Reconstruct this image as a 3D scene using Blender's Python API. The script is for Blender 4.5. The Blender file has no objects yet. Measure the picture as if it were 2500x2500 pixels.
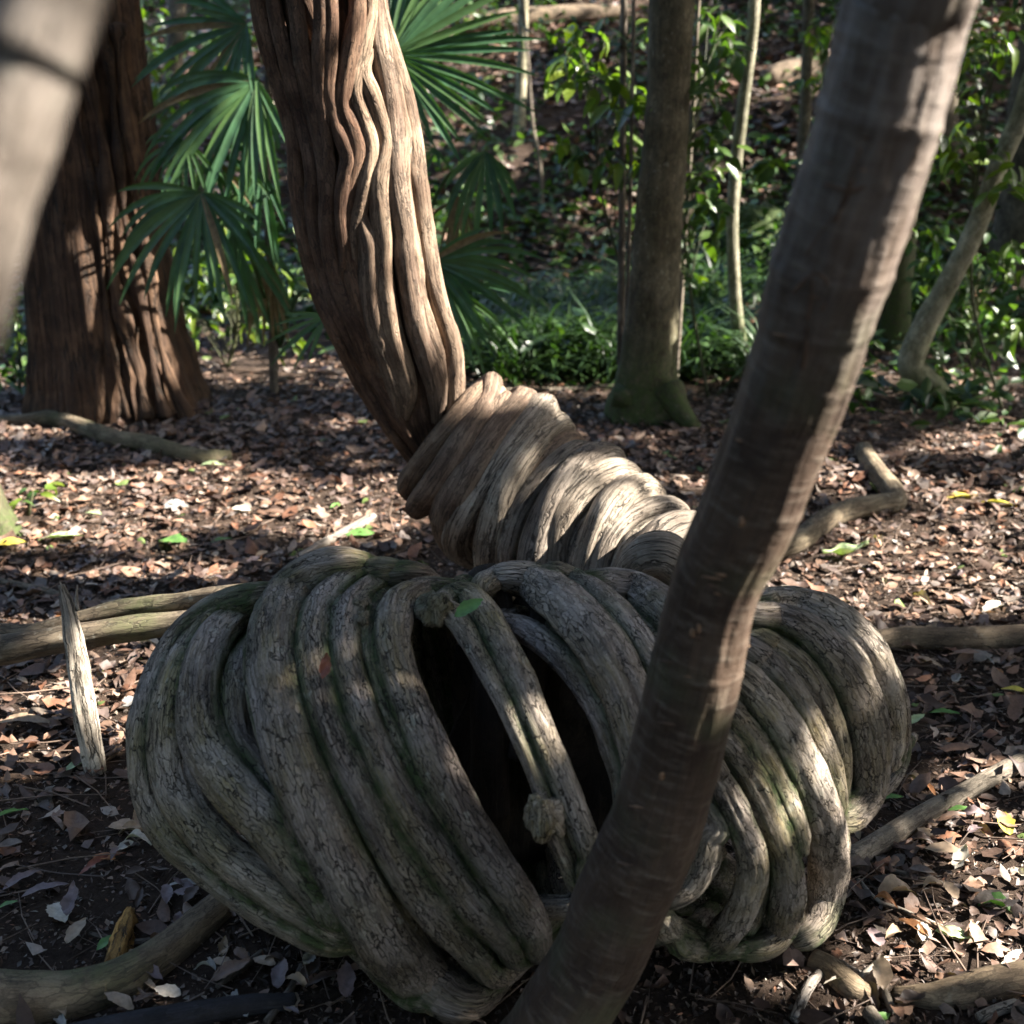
import bpy, math, random
import numpy as np
from mathutils import Matrix, Vector, kdtree

R = math.radians
rng = np.random.default_rng(7)
random.seed(7)
scene = bpy.context.scene
COL = scene.collection

# ------------------------------------------------------------------ camera
CAMZ, PITCH, FPX = 1.75, R(20.0), 3018.0          # photo is 2500 px square, 45 degree view
cam_d = bpy.data.cameras.new('camera')
cam = bpy.data.objects.new('camera', cam_d)
COL.objects.link(cam)
cam.location = (0, 0, CAMZ)
cam.rotation_euler = (R(90) - PITCH, 0, 0)
cam_d.sensor_width = 36
cam_d.lens = 36 * FPX / 2500
cam_d.clip_start, cam_d.clip_end = 0.05, 400
cam_d.dof.use_dof = True
cam_d.dof.focus_distance = 2.85
cam_d.dof.aperture_fstop = 3.3
scene.camera = cam

# ------------------------------------------------------------------ light
SUN_EL, SUN_AZ = R(39), R(-2)                      # azimuth measured from +X towards +Y
SUN = np.array([math.cos(SUN_EL) * math.cos(SUN_AZ), math.cos(SUN_EL) * math.sin(SUN_AZ), math.sin(SUN_EL)])
world = bpy.data.worlds.new('World')
scene.world = world
world.use_nodes = True
wn = world.node_tree
sky = wn.nodes.new('ShaderNodeTexSky')
sky.sky_type = 'NISHITA'
sky.sun_disc = False
sky.sun_elevation = SUN_EL
sky.sun_rotation = R(90) - SUN_AZ
sky.dust_density = 2.0
sky.ozone_density = 0.8
wn.links.new(sky.outputs[0], wn.nodes['Background'].inputs[0])
wn.nodes['Background'].inputs[1].default_value = 0.13
sun_d = bpy.data.lights.new('sun', 'SUN')
sun_d.energy = 5.0
sun_d.angle = R(0.5)
sun_d.color = (1.0, 0.93, 0.84)
sun_o = bpy.data.objects.new('sun', sun_d)
COL.objects.link(sun_o)
sun_o.rotation_euler = Vector(SUN).to_track_quat('Z', 'Y').to_euler()
scene.view_settings.view_transform = 'Standard'
scene.view_settings.look = 'None'
scene.view_settings.gamma = 1.0
scene.view_settings.exposure = 2.75
scene.cycles.use_denoising = True
scene.cycles.max_bounces = 6
scene.cycles.diffuse_bounces = 3
scene.cycles.transparent_max_bounces = 4

# ------------------------------------------------------------------ numbers
def _hash(i):
    i = i.astype(np.uint64)
    h = (i[:, 0] * np.uint64(73856093)) ^ (i[:, 1] * np.uint64(19349663)) ^ (i[:, 2] * np.uint64(83492791))
    h = (h ^ (h >> np.uint64(13))) * np.uint64(1274126177)
    h = h ^ (h >> np.uint64(16))
    return (h & np.uint64(0xFFFF)).astype(np.float64) / 65535.0

def noise(x, y, z=0.0):
    """value noise, -1..1"""
    x, y, z = np.broadcast_arrays(np.asarray(x, float), np.asarray(y, float), np.asarray(z, float))
    sh = x.shape
    p = np.stack([x.ravel(), y.ravel(), z.ravel()], 1) + 1000.0
    i = np.floor(p)
    f = p - i
    f = f * f * (3 - 2 * f)
    i = i.astype(np.int64)
    out = 0
    for a in (0, 1):
        for b in (0, 1):
            for c in (0, 1):
                w = (f[:, 0] if a else 1 - f[:, 0]) * (f[:, 1] if b else 1 - f[:, 1]) * (f[:, 2] if c else 1 - f[:, 2])
                out = out + w * _hash(i + np.array([a, b, c]))
    return (out * 2 - 1).reshape(sh)

def sstep(a, b, x):
    t = np.clip((x - a) / (b - a), 0, 1)
    return t * t * (3 - 2 * t)

def terrain(x, y):
    x, y = np.asarray(x, float), np.asarray(y, float)
    hill = 0.36 * np.maximum(0, y - 8.6 + 0.12 * x) * sstep(8.0, 12.5, y + 0.12 * x)
    side = 0.12 * np.maximum(0, np.abs(x) - 9)
    z = hill + side + 0.05 * noise(x * .7, y * .7, 3.1) + 0.016 * noise(x * 3.1, y * 3.1, 7.7)
    d = np.hypot(x + 0.05, (y - 2.3) * 1.2)
    return z + 0.012 * np.exp(-(d / .6) ** 2)

def ray(px, py):
    cx, cy = (px - 1250) / FPX, (1250 - py) / FPX
    c, s = math.cos(PITCH), math.sin(PITCH)
    return np.array([cx, c + cy * s, -s + cy * c])

def at(px, py, Y):
    d = ray(px, py)
    t = Y / d[1]
    return np.array([d[0] * t, Y, CAMZ + d[2] * t])

def scale_at(py, Y):
    """metres per photo pixel for something at world y = Y"""
    return Y / ray(1250, py)[1] / FPX

_T = np.concatenate([np.arange(.4, 12, .01), np.arange(12, 60, .05)])
def gnd(px, py, h=0.0):
    """where the ray through a photo pixel meets the ground (or h above it)"""
    d = ray(px, py)
    p = d[None] * _T[:, None]
    hit = np.nonzero(CAMZ + p[:, 2] <= terrain(p[:, 0], p[:, 1]) + h)[0]
    t = _T[hit[0]] if len(hit) else _T[-1]
    p = d * t
    return np.array([p[0], p[1], float(terrain(p[0], p[1])) + h])

# ------------------------------------------------------------------ mesh helpers
def mesh_np(name, V, quads=None, tris=None, attrs=None, col=None, smooth=True):
    me = bpy.data.meshes.new(name)
    V = np.asarray(V, np.float32)
    nq = 0 if quads is None else len(quads)
    nt = 0 if tris is None else len(tris)
    me.vertices.add(len(V))
    me.vertices.foreach_set('co', V.ravel())
    me.loops.add(nq * 4 + nt * 3)
    me.polygons.add(nq + nt)
    li, ls = [], []
    if nq:
        li.append(np.asarray(quads, np.int32).ravel())
        ls.append(np.arange(nq, dtype=np.int32) * 4)
    if nt:
        li.append(np.asarray(tris, np.int32).ravel())
        ls.append(nq * 4 + np.arange(nt, dtype=np.int32) * 3)
    me.loops.foreach_set('vertex_index', np.concatenate(li))
    me.polygons.foreach_set('loop_start', np.concatenate(ls))
    if smooth:
        me.polygons.foreach_set('use_smooth', np.ones(nq + nt, bool))
    for k, a in (attrs or {}).items():
        a = np.asarray(a, np.float32)
        if a.ndim == 2:
            at_ = me.attributes.new(k, 'FLOAT_VECTOR', 'POINT')
            at_.data.foreach_set('vector', a.ravel())
        else:
            at_ = me.attributes.new(k, 'FLOAT', 'POINT')
            at_.data.foreach_set('value', a)
    if col is not None:
        c4 = np.ones((len(V), 4), np.float32)
        c4[:, :3] = col
        ca = me.color_attributes.new('tint', 'FLOAT_COLOR', 'POINT')
        ca.data.foreach_set('color', c4.ravel())
    me.update(calc_edges=True)
    me.validate()
    return me

def link(name, me, mat=None, parent=None):
    o = bpy.data.objects.new(name, me)
    COL.objects.link(o)
    if mat is not None and me is not None and not me.materials:
        me.materials.append(mat)
    if parent is not None:
        o.parent = parent
        o.matrix_parent_inverse = Matrix.Translation(-parent.location)
    return o

def tag(o, label=None, cat=None, group=None, kind=None):
    if label: o['label'] = label
    if cat: o['category'] = cat
    if group: o['group'] = group
    if kind: o['kind'] = kind
    return o

def thing(name, loc, label, cat, group=None):
    o = bpy.data.objects.new(name, None)
    o.empty_display_size = 0.1
    o.location = tuple(float(v) for v in loc)
    COL.objects.link(o)
    return tag(o, label, cat, group)

def resample(P, Rr, ds):
    P = np.asarray(P, float)
    Rr = np.asarray(Rr, float) * np.ones(len(P))
    n = len(P)
    if n > 2:
        Q = np.vstack([2 * P[0] - P[1], P, 2 * P[-1] - P[-2]])
        q = np.concatenate([[Rr[0]], Rr, [Rr[-1]]])
        pts, rad = [], []
        t = np.linspace(0, 1, 14, endpoint=False)[:, None]
        for i in range(n - 1):
            a, b, c, d = Q[i:i + 4]
            pts.append(.5 * ((2 * b) + (c - a) * t + (2 * a - 5 * b + 4 * c - d) * t ** 2 + (3 * b - a - 3 * c + d) * t ** 3))
            t1 = t[:, 0] * t[:, 0] * (3 - 2 * t[:, 0])
            rad.append(q[i + 1] * (1 - t1) + q[i + 2] * t1)
        P = np.vstack(pts + [P[-1:]])
        Rr = np.concatenate(rad + [Rr[-1:]])
    s = np.concatenate([[0], np.cumsum(np.linalg.norm(np.diff(P, axis=0), axis=1))])
    m = max(3, int(s[-1] / ds) + 1)
    si = np.linspace(0, s[-1], m)
    return np.stack([np.interp(si, s, P[:, k]) for k in range(3)], 1), np.interp(si, s, Rr), si

def frames(P):
    T = np.gradient(P, axis=0)
    T /= np.linalg.norm(T, axis=1)[:, None] + 1e-9
    N = np.zeros_like(T)
    a = np.array([0, 1.0, 0.1]) if abs(T[0][1]) < .9 else np.array([1.0, 0, 0])
    n = a - T[0] * a.dot(T[0])
    n /= np.linalg.norm(n)
    for i in range(len(P)):
        n = n - T[i] * n.dot(T[i])
        n /= np.linalg.norm(n) + 1e-9
        N[i] = n
    return T, N, np.cross(T, N)

def tube(P, Rr, ds=.01, nseg=24, seed=0.0, a1=.06, a2=.05, a3=.03, flute=0, extra=None, cap=True, a4=0.0, out=None, flat=1.0):
    """lumpy tapered tube; returns dict of V, quads, tris, bc (bark coordinates), s, r, axis"""
    P, r, s = resample(P, Rr, ds)
    T, N, B = frames(P)
    th = np.linspace(0, 2 * math.pi, nseg, endpoint=False)
    c, sn = np.cos(th)[None], np.sin(th)[None]
    S = s[:, None]
    rm = float(np.mean(r))
    k = 1.0 / max(rm, .004)
    d = 1 + a1 * noise(c * 1.1 + seed * 3.7, sn * 1.1 + seed, S * k * .28)
    d = d + a2 * noise(c * 2.6 + seed, sn * 2.6 - seed * 2.1, S * k * .16 + 5)
    d = d + a3 * noise(c * 6.5 - seed, sn * 6.5 + 9, S * k * .5 + seed)
    if a4:
        d = d + a4 * noise(c * 14 - seed, sn * 14 + 9, S * k * .8 + seed)
    if flute:
        d = d + flute * (1 - np.abs(noise(c * 4.5 + seed, sn * 4.5, S * k * .10 + 2)) * 2)
    if extra is not None:
        d = d + extra(th[None], S, r[:, None])
    rad = r[:, None] * d
    off = rad[..., None] * (c[..., None] * N[:, None] + sn[..., None] * B[:, None])
    if out is not None:                              # press the stem flat against what it winds round
        u = out(P)
        off = off + u[:, None] * ((off * u[:, None]).sum(-1, keepdims=True) * (flat - 1))
    V = P[:, None] + off
    m = len(P)
    V = V.reshape(-1, 3)
    bc = np.stack(np.broadcast_arrays(c * rm, sn * rm, S + seed * 3.3), -1).reshape(-1, 3)
    i = np.arange(m - 1)[:, None] * nseg
    j = np.arange(nseg)[None]
    j2 = (j + 1) % nseg
    quads = np.stack(np.broadcast_arrays(i + j, i + j2, i + nseg + j2, i + nseg + j), -1).reshape(-1, 4)
    tris = None
    if cap:
        e0 = P[0] - T[0] * r[0] * .35
        e1 = P[-1] + T[-1] * r[-1] * .35
        n0 = len(V)
        V = np.vstack([V, e0, e1])
        bc = np.vstack([bc, [0, 0, seed * 3.3], [0, 0, s[-1] + seed * 3.3]])
        jj = np.arange(nseg)
        kk = (jj + 1) % nseg
        tris = np.vstack([np.stack([np.full(nseg, n0), kk, jj], 1),
                          np.stack([np.full(nseg, n0 + 1), (m - 1) * nseg + jj, (m - 1) * nseg + kk], 1)])
    return dict(V=V, quads=quads, tris=tris, bc=bc, P=P, r=r)

def tube_obj(name, P, Rr, mat, parent=None, moss=None, **kw):
    t = tube(P, Rr, **kw)
    at_ = {'bc': t['bc']}
    at_['moss'] = np.zeros(len(t['V'])) if moss is None else moss(t)
    me = mesh_np(name, t['V'], t['quads'], t['tris'], at_)
    return link(name, me, mat, parent)

# ------------------------------------------------------------------ materials
class NT:
    def __init__(self, name):
        self.m = bpy.data.materials.new(name)
        self.m.use_nodes = True
        self.t = self.m.node_tree
        self.b = self.t.nodes['Principled BSDF']
    def n(self, typ, **kw):
        nd = self.t.nodes.new('ShaderNode' + typ)
        for k, v in kw.items():
            setattr(nd, k, v)
        return nd
    def l(self, a, b):
        self.t.links.new(a, b)
    def attr(self, name):
        return self.n('Attribute', attribute_name=name)
    def scaled(self, src, sc):
        v = self.n('VectorMath', operation='MULTIPLY')
        self.l(src, v.inputs[0])
        v.inputs[1].default_value = sc
        return v.outputs[0]
    def noise(self, vec, scale, detail=4, rough=.6, dist=0):
        x = self.n('TexNoise')
        x.inputs['Scale'].default_value = scale
        x.inputs['Detail'].default_value = detail
        x.inputs['Roughness'].default_value = rough
        x.inputs['Distortion'].default_value = dist
        if vec is not None: self.l(vec, x.inputs['Vector'])
        return x.outputs['Fac']
    def rng(self, v, a, b, c=0., d=1.):
        x = self.n('MapRange')
        self.l(v, x.inputs[0])
        for i, q in enumerate((a, b, c, d)): x.inputs[i + 1].default_value = q
        return x.outputs[0]
    def mix(self, f, a, b, mode='MIX'):
        x = self.n('MixRGB', blend_type=mode)
        for i, v in enumerate((f, a, b)):
            if isinstance(v, (int, float)): x.inputs[i].default_value = v
            elif isinstance(v, tuple): x.inputs[i].default_value = (*v, 1)
            else: self.l(v, x.inputs[i])
        return x.outputs[0]
    def math(self, op, a, b=None):
        x = self.n('Math', operation=op)
        for i, v in enumerate((a, b)):
            if v is None: continue
            if isinstance(v, (int, float)): x.inputs[i].default_value = v
            else: self.l(v, x.inputs[i])
        return x.outputs[0]
    def bump(self, h, dist, strength=1., prev=None):
        x = self.n('Bump')
        x.inputs['Strength'].default_value = strength
        x.inputs['Distance'].default_value = dist
        self.l(h, x.inputs['Height'])
        if prev is not None: self.l(prev, x.inputs['Normal'])
        return x.outputs[0]

def bark_mat(name, c_dark, c_mid, c_light, crack=(.8, .003), plate=120., zs=.2, fibre=.0016, lichen=.5, green=(.075, .10, .035), rough=.85, zfib=.05, crackcol=(.022, .018, .014), warm=None, flake=.28):
    k = NT(name)
    bc = k.attr('bc').outputs['Vector']
    ob = k.n('NewGeometry').outputs['Position']
    moss = k.attr('moss').outputs['Fac']
    fib = k.noise(k.scaled(bc, (1, 1, zfib)), 230, 5, .65)
    fib2 = k.noise(k.scaled(bc, (1, 1, .12)), 60, 5, .6)
    big = k.noise(ob, 7.5, 4, .6)
    mid = k.noise(k.scaled(bc, (1, 1, .5)), 26, 4, .6)
    # cracks: stretched cells, warped
    wv = k.n('TexNoise')
    wv.inputs['Scale'].default_value = 45
    wv.inputs['Detail'].default_value = 3
    k.l(bc, wv.inputs['Vector'])
    wsub = k.n('VectorMath', operation='MULTIPLY_ADD')
    k.l(wv.outputs['Color'], wsub.inputs[0])
    wsub.inputs[1].default_value = (.012, .012, .05)
    k.l(bc, wsub.inputs[2])
    vo = k.n('TexVoronoi', feature='DISTANCE_TO_EDGE')
    vo.inputs['Scale'].default_value = plate
    k.l(k.scaled(wsub.outputs[0], (1, 1, zs)), vo.inputs['Vector'])
    cmask0 = k.rng(vo.outputs['Distance'], 0.004, .075)
    cmod = k.rng(mid, .34, .56)                      # cracks come and go
    cm = k.math('MAXIMUM', cmask0, k.math('SUBTRACT', 1.0, k.math('MULTIPLY', cmod, crack[0])))
    ln = k.noise(k.scaled(wsub.outputs[0], (1, 1, .07)), 75, 2, .5)
    lcr = k.rng(k.math('ABSOLUTE', k.math('SUBTRACT', ln, .5)), .004, .030)      # long splits along the stem
    lcr = k.math('MAXIMUM', lcr, k.rng(k.noise(ob, 11, 2, .5), .70, .52))
    cm = k.math('MULTIPLY', cm, k.math('MAXIMUM', lcr, 1.0 - crack[0]))
    col = k.mix(k.rng(fib2, .32, .68), c_dark, c_mid)
    if warm is not None:
        col = k.mix(k.rng(k.noise(k.scaled(bc, (1, 1, .3)), 9, 3, .6), .42, .62), col, warm)
    col = k.mix(k.rng(big, .42, .66), col, c_light)
    col = k.mix(k.math('MULTIPLY', k.rng(fib, .40, .70), .55), col, c_light)
    vc = k.n('TexVoronoi', feature='F1')                # every flake of bark its own tone
    vc.inputs['Scale'].default_value = plate
    k.l(k.scaled(wsub.outputs[0], (1, 1, zs)), vc.inputs['Vector'])
    sep = k.n('SeparateColor')
    k.l(vc.outputs['Color'], sep.inputs[0])
    col = k.mix(1.0, col, k.mix(sep.outputs[0], (1 - flake,) * 3, (1 + flake,) * 3), 'MULTIPLY')
    spk = k.noise(k.scaled(bc, (1, 1, .35)), 420, 3, .7)
    col = k.mix(1.0, col, k.mix(k.rng(spk, .3, .7), (.74, .73, .72), (1.26, 1.27, 1.28)), 'MULTIPLY')
    rnd = k.n('ObjectInfo').outputs['Random']
    col = k.mix(1.0, col, k.mix(rnd, (.82, .80, .80), (1.18, 1.15, 1.08)), 'MULTIPLY')
    li = k.rng(k.noise(ob, 38, 3, .5), .62, .68)
    li2 = k.math('MULTIPLY', k.math('MULTIPLY', li, k.rng(k.noise(ob, 5, 2, .5), .45, .6)), lichen)
    col = k.mix(li2, col, (.42, .41, .33))
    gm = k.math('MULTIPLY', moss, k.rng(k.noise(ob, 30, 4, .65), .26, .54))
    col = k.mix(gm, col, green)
    col = k.mix(cm, crackcol, col)
    k.l(col, k.b.inputs['Base Color'])
    k.b.inputs['Roughness'].default_value = rough
    k.b.inputs['Specular IOR Level'].default_value = .25
    nb = k.bump(fib2, .004, .7)
    nb = k.bump(fib, fibre, .9, nb)
    nb = k.bump(cm, crack[1], .9, nb)
    k.l(nb, k.b.inputs['Normal'])
    return k.m

M = {}
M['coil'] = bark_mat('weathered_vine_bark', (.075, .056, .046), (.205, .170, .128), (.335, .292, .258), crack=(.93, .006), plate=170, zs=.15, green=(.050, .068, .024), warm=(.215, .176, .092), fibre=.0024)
M['vine_trunk'] = bark_mat('brown_vine_bark', (.045, .023, .015), (.105, .058, .037), (.17, .108, .072), crack=(.55, .003), plate=100, zs=.16, lichen=.1, fibre=.0025)
M['twist'] = bark_mat('pale_vine_bark', (.085, .066, .050), (.20, .165, .13), (.34, .295, .24), crack=(.85, .005), plate=70, zs=.05, lichen=.4, fibre=.003)
M['vine_pale'] = bark_mat('tan_vine_bark', (.075, .047, .033), (.165, .112, .077), (.25, .187, .135), crack=(.6, .004), plate=80, zs=.06, lichen=.1, fibre=.003)
M['stringy'] = bark_mat('stringy_red_bark', (.026, .015, .010), (.066, .038, .024), (.110, .066, .040), crack=(.9, .012), plate=34, zs=.05, lichen=0, fibre=.004, zfib=.03)
M['mossy_bark'] = bark_mat('mossy_tree_bark', (.026, .020, .012), (.065, .050, .030), (.135, .115, .08), crack=(.5, .002), plate=60, zs=.5, lichen=.35, green=(.05, .07, .02))
M['pale_bark'] = bark_mat('pale_slim_bark', (.10, .095, .06), (.20, .19, .12), (.34, .32, .24), crack=(.35, .002), plate=50, zs=.6, lichen=.6, green=(.08, .11, .03))
M['log'] = bark_mat('log_bark', (.05, .038, .027), (.125, .096, .066), (.20, .165, .115), crack=(.5, .003), plate=60, zs=.2, lichen=.4, green=(.085, .085, .042))
M['grey_wood'] = bark_mat('bleached_wood', (.09, .075, .06), (.25, .22, .185), (.42, .38, .33), crack=(.9, .004), plate=70, zs=.06, lichen=.2)
M['near_bark'] = bark_mat('grey_smooth_bark', (.05, .04, .033), (.13, .108, .09), (.25, .22, .195), crack=(.4, .002), plate=60, zs=.4, lichen=.3)
M['stick'] = bark_mat('stick_bark', (.05, .04, .032), (.12, .10, .08), (.22, .19, .15), crack=(.4, .002), plate=90, zs=.2, lichen=.2)
M['root'] = bark_mat('root_bark', (.05, .037, .026), (.12, .088, .06), (.20, .155, .105), crack=(.4, .002), plate=70, zs=.3, lichen=.25)
M['charred'] = bark_mat('blackened_wood', (.010, .010, .012), (.022, .022, .026), (.04, .04, .046), crack=(.3, .002), plate=60, zs=.3, lichen=.05)
M['rotted'] = bark_mat('wet_rotted_wood', (.012, .009, .007), (.028, .021, .016), (.05, .038, .03), crack=(.6, .004), plate=60, zs=.15, lichen=0)  # near-black colour standing in for the shade inside the coil
M['rotten'] = bark_mat('rotten_orange_wood', (.10, .05, .015), (.33, .17, .045), (.48, .28, .09), crack=(.9, .006), plate=60, zs=.1, lichen=0)

def smooth_bark():
    k = NT('smooth_brown_bark')
    bc = k.attr('bc').outputs['Vector']
    ob = k.n('NewGeometry').outputs['Position']
    n1 = k.noise(ob, 9, 4, .6)
    n2 = k.noise(k.scaled(bc, (1, 1, 3.5)), 22, 4, .6)          # bands round the stem
    n3 = k.noise(ob, 240, 4, .6)
    n4 = k.noise(k.scaled(bc, (1, 1, .12)), 70, 4, .6)
    col = k.mix(k.rng(n1, .35, .68), (.046, .029, .020), (.098, .066, .045))
    col = k.mix(k.math('MULTIPLY', k.rng(n2, .50, .74), .5), col, (.24, .20, .155))
    col = k.mix(k.math('MULTIPLY', k.rng(k.noise(ob, 5.5, 3, .6), .55, .72), .55), col, (.085, .095, .05))
    col = k.mix(k.math('MULTIPLY', k.rng(n4, .5, .72), .4), col, (.055, .040, .03))
    moss = k.attr('moss').outputs['Fac']                         # exposed grey fibre on the upper stem
    col = k.mix(k.math('MULTIPLY', moss, k.rng(n4, .36, .60, .2, .9)), col, (.44, .40, .365))
    k.l(col, k.b.inputs['Base Color'])
    k.b.inputs['Roughness'].default_value = .62
    k.b.inputs['Specular IOR Level'].default_value = .35
    nb = k.bump(n2, .006, .5)
    nb = k.bump(n4, .006, .8, nb)
    nb = k.bump(n3, .0012, .6, nb)
    k.l(nb, k.b.inputs['Normal'])
    return k.m
M['smooth'] = smooth_bark()

def plain_mat(name, c, rough=.7, var=.25, trans=0., spec=.3, scale=40):
    k = NT(name)
    ob = k.n('NewGeometry').outputs['Position']
    n1 = k.noise(ob, scale, 4, .6)
    col = k.mix(k.rng(n1, .3, .7), tuple(v * (1 - var) for v in c), tuple(min(1, v * (1 + var)) for v in c))
    k.l(col, k.b.inputs['Base Color'])
    k.b.inputs['Roughness'].default_value = rough
    k.b.inputs['Specular IOR Level'].default_value = spec
    if trans:
        leaf_trans(k, col, trans)
    return k.m

def leaf_trans(k, col, f):
    out = k.t.nodes['Material Output']
    tr = k.n('BsdfTranslucent')
    k.l(k.mix(1.0, col, (1.0, 1.25, .35), 'MULTIPLY'), tr.inputs['Color'])
    ms = k.n('MixShader')
    ms.inputs[0].default_value = f
    k.l(k.b.outputs[0], ms.inputs[1])
    k.l(tr.outputs[0], ms.inputs[2])
    k.l(ms.outputs[0], out.inputs['Surface'])

def green_mat(name, c, rough=.42, trans=.35, var=.3):
    k = NT(name)
    ob = k.n('NewGeometry').outputs['Position']
    rnd = k.n('ObjectInfo').outputs['Random']
    n1 = k.noise(ob, 14, 3, .6)
    col = k.mix(k.rng(n1, .3, .7), tuple(v * (1 - var) for v in c), tuple(v * (1 + var) for v in c))
    col = k.mix(k.math('MULTIPLY', rnd, .55), col, (c[0] * 2.3, c[1] * 1.5, c[2] * .6))
    k.l(col, k.b.inputs['Base Color'])
    k.b.inputs['Roughness'].default_value = rough
    k.b.inputs['Specular IOR Level'].default_value = .5
    leaf_trans(k, col, trans)
    return k.m
M['leaf_green'] = green_mat('shrub_leaf_green', (.05, .105, .022))
M['leaf_dark'] = green_mat('dark_leaf_green', (.028, .07, .022), .40, .25)
M['leaf_bright'] = green_mat('bright_leaf_green', (.085, .15, .025), .38, .45)
M['palm_dead'] = plain_mat('dead_palm_leaf', (.17, .12, .06), .7, .35, .15)
M['palm'] = green_mat('palm_leaf_green', (.040, .105, .052), .38, .35, .35)

def tint_mat(name, rough=.55, trans=0., spec=.35, bump=True):
    k = NT(name)
    a = k.attr('tint').outputs['Color']
    ob = k.n('NewGeometry').outputs['Position']
    n1 = k.noise(ob, 90, 4, .65)
    col = k.mix(1.0, a, k.mix(k.rng(n1, .25, .75), (.62, .60, .58), (1.25, 1.25, 1.25)), 'MULTIPLY')
    k.l(col, k.b.inputs['Base Color'])
    k.b.inputs['Roughness'].default_value = rough
    k.b.inputs['Specular IOR Level'].default_value = spec
    if bump:
        k.l(k.bump(n1, .002, .6), k.b.inputs['Normal'])
    if trans:
        leaf_trans(k, col, trans)
    return k.m
M['litter'] = tint_mat('leaf_litter_mix')
M['foliage'] = tint_mat('undergrowth_mix', .4, .3, .45, False)
M['canopy'] = tint_mat('canopy_leaf_mix', .5, .12, .3, False)

def soil_mat():
    k = NT('forest_soil')
    ob = k.n('NewGeometry').outputs['Position']
    n1 = k.noise(ob, 3.2, 4, .6)
    n2 = k.noise(ob, 45, 6, .7)
    n3 = k.noise(ob, 190, 5, .7)
    col = k.mix(k.rng(n2, .3, .7), (.022, .015, .011), (.075, .052, .038))
    col = k.mix(k.math('MULTIPLY', k.rng(n1, .45, .7), .5), col, (.10, .066, .046))
    col = k.mix(k.math('MULTIPLY', k.rng(n3, .55, .75), .5), col, (.14, .10, .075))
    k.l(col, k.b.inputs['Base Color'])
    k.b.inputs['Roughness'].default_value = .95
    k.b.inputs['Specular IOR Level'].default_value = .15
    nb = k.bump(n2, .03, .8)
    nb = k.bump(n3, .01, .9, nb)
    k.l(nb, k.b.inputs['Normal'])
    return k.m
M['soil'] = soil_mat()
M['moss'] = plain_mat('moss_green', (.035, .055, .014), .9, .5, scale=60)
M['green_stem'] = plain_mat('green_stem', (.06, .065, .03), .6, .3)
M['scar'] = plain_mat('bark_scar_tan', (.22, .13, .075), .8, .3)
M['scar_dark'] = plain_mat('bark_scar_brown', (.11, .068, .045), .8, .3)

# ------------------------------------------------------------------ ground
def axis_grid(a, b, c, d, fine, coarse_n):
    mid = np.arange(b, c, fine)
    lo = b - (np.linspace(1, 0, coarse_n, endpoint=False) ** 2.2) * (b - a)
    hi = c + (np.linspace(0, 1, coarse_n) ** 2.2) * (d - c)
    return np.concatenate([lo, mid, hi])
gx = axis_grid(-70, -4.2, 4.2, 70, .032, 46)
gy = axis_grid(-40, 1.4, 8.5, 90, .032, 60)
GX, GY = np.meshgrid(gx, gy)
fade = sstep(14, 7, np.hypot(GX, GY - 4))
GZ = terrain(GX, GY) + fade * (.008 * noise(GX * 11, GY * 11, 1.3) + .006 * noise(GX * 27, GY * 27, 4.4))
nx, ny = len(gx), len(gy)
ii = (np.arange(ny - 1)[:, None] * nx + np.arange(nx - 1)[None]).ravel()
ground = link('ground', mesh_np('ground', np.stack([GX, GY, GZ], -1).reshape(-1, 3), np.stack([ii, ii + 1, ii + nx + 1, ii + nx], 1)), M['soil'])
tag(ground, 'dark brown forest soil rising to a wooded bank behind', kind='structure')

# ------------------------------------------------------------------ coiled vine
COLP = np.array([300, 360, 450, 600, 750, 900, 1500, 1750, 1950, 2080, 2160, 2230], float)
COLR = np.array([.05, .15, .235, .315, .355, .367, .365, .345, .325, .27, .22, .12])
COLY = np.array([2.22, 2.22, 2.21, 2.19, 2.17, 2.165, 2.17, 2.20, 2.25, 2.34, 2.40, 2.46])
COLZ = np.array([.40, .40, .40, .40, .405, .41, .41, .405, .40, .44, .47, .47])

def coil_pt(px, py, inset=0.0):
    r_, yc, zc = (np.interp(px, COLP, q) for q in (COLR, COLY, COLZ))
    r_ = max(.03, r_ - inset)
    d = ray(px, py)
    m = d[2] / d[1]
    # camera at (0, CAMZ): (Y - yc)^2 + (CAMZ + m Y - zc)^2 = r^2
    a = 1 + m * m
    b = -yc + m * (CAMZ - zc)
    c = yc * yc + (CAMZ - zc) ** 2 - r_ * r_
    disc = b * b - a * c
    Y = (-b - math.sqrt(disc)) / a if disc > 0 else -b / a
    return at(px, py, Y)

def c2(u, v): return 300 + u * .72464, 1300 + v * .72464
def c4(u, v): return 1500 + u * .5694, 1300 + v * .5694

STR = []   # (conv, points, widths, inset, back, under)
def L(pts, w, inset=0., back=True, under=True): STR.append((c2, .72464, pts, w, inset, back, under))
def Rr_(pts, w, inset=0., back=True, under=True): STR.append((c4, .5694, pts, w, inset, back, under))
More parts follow.
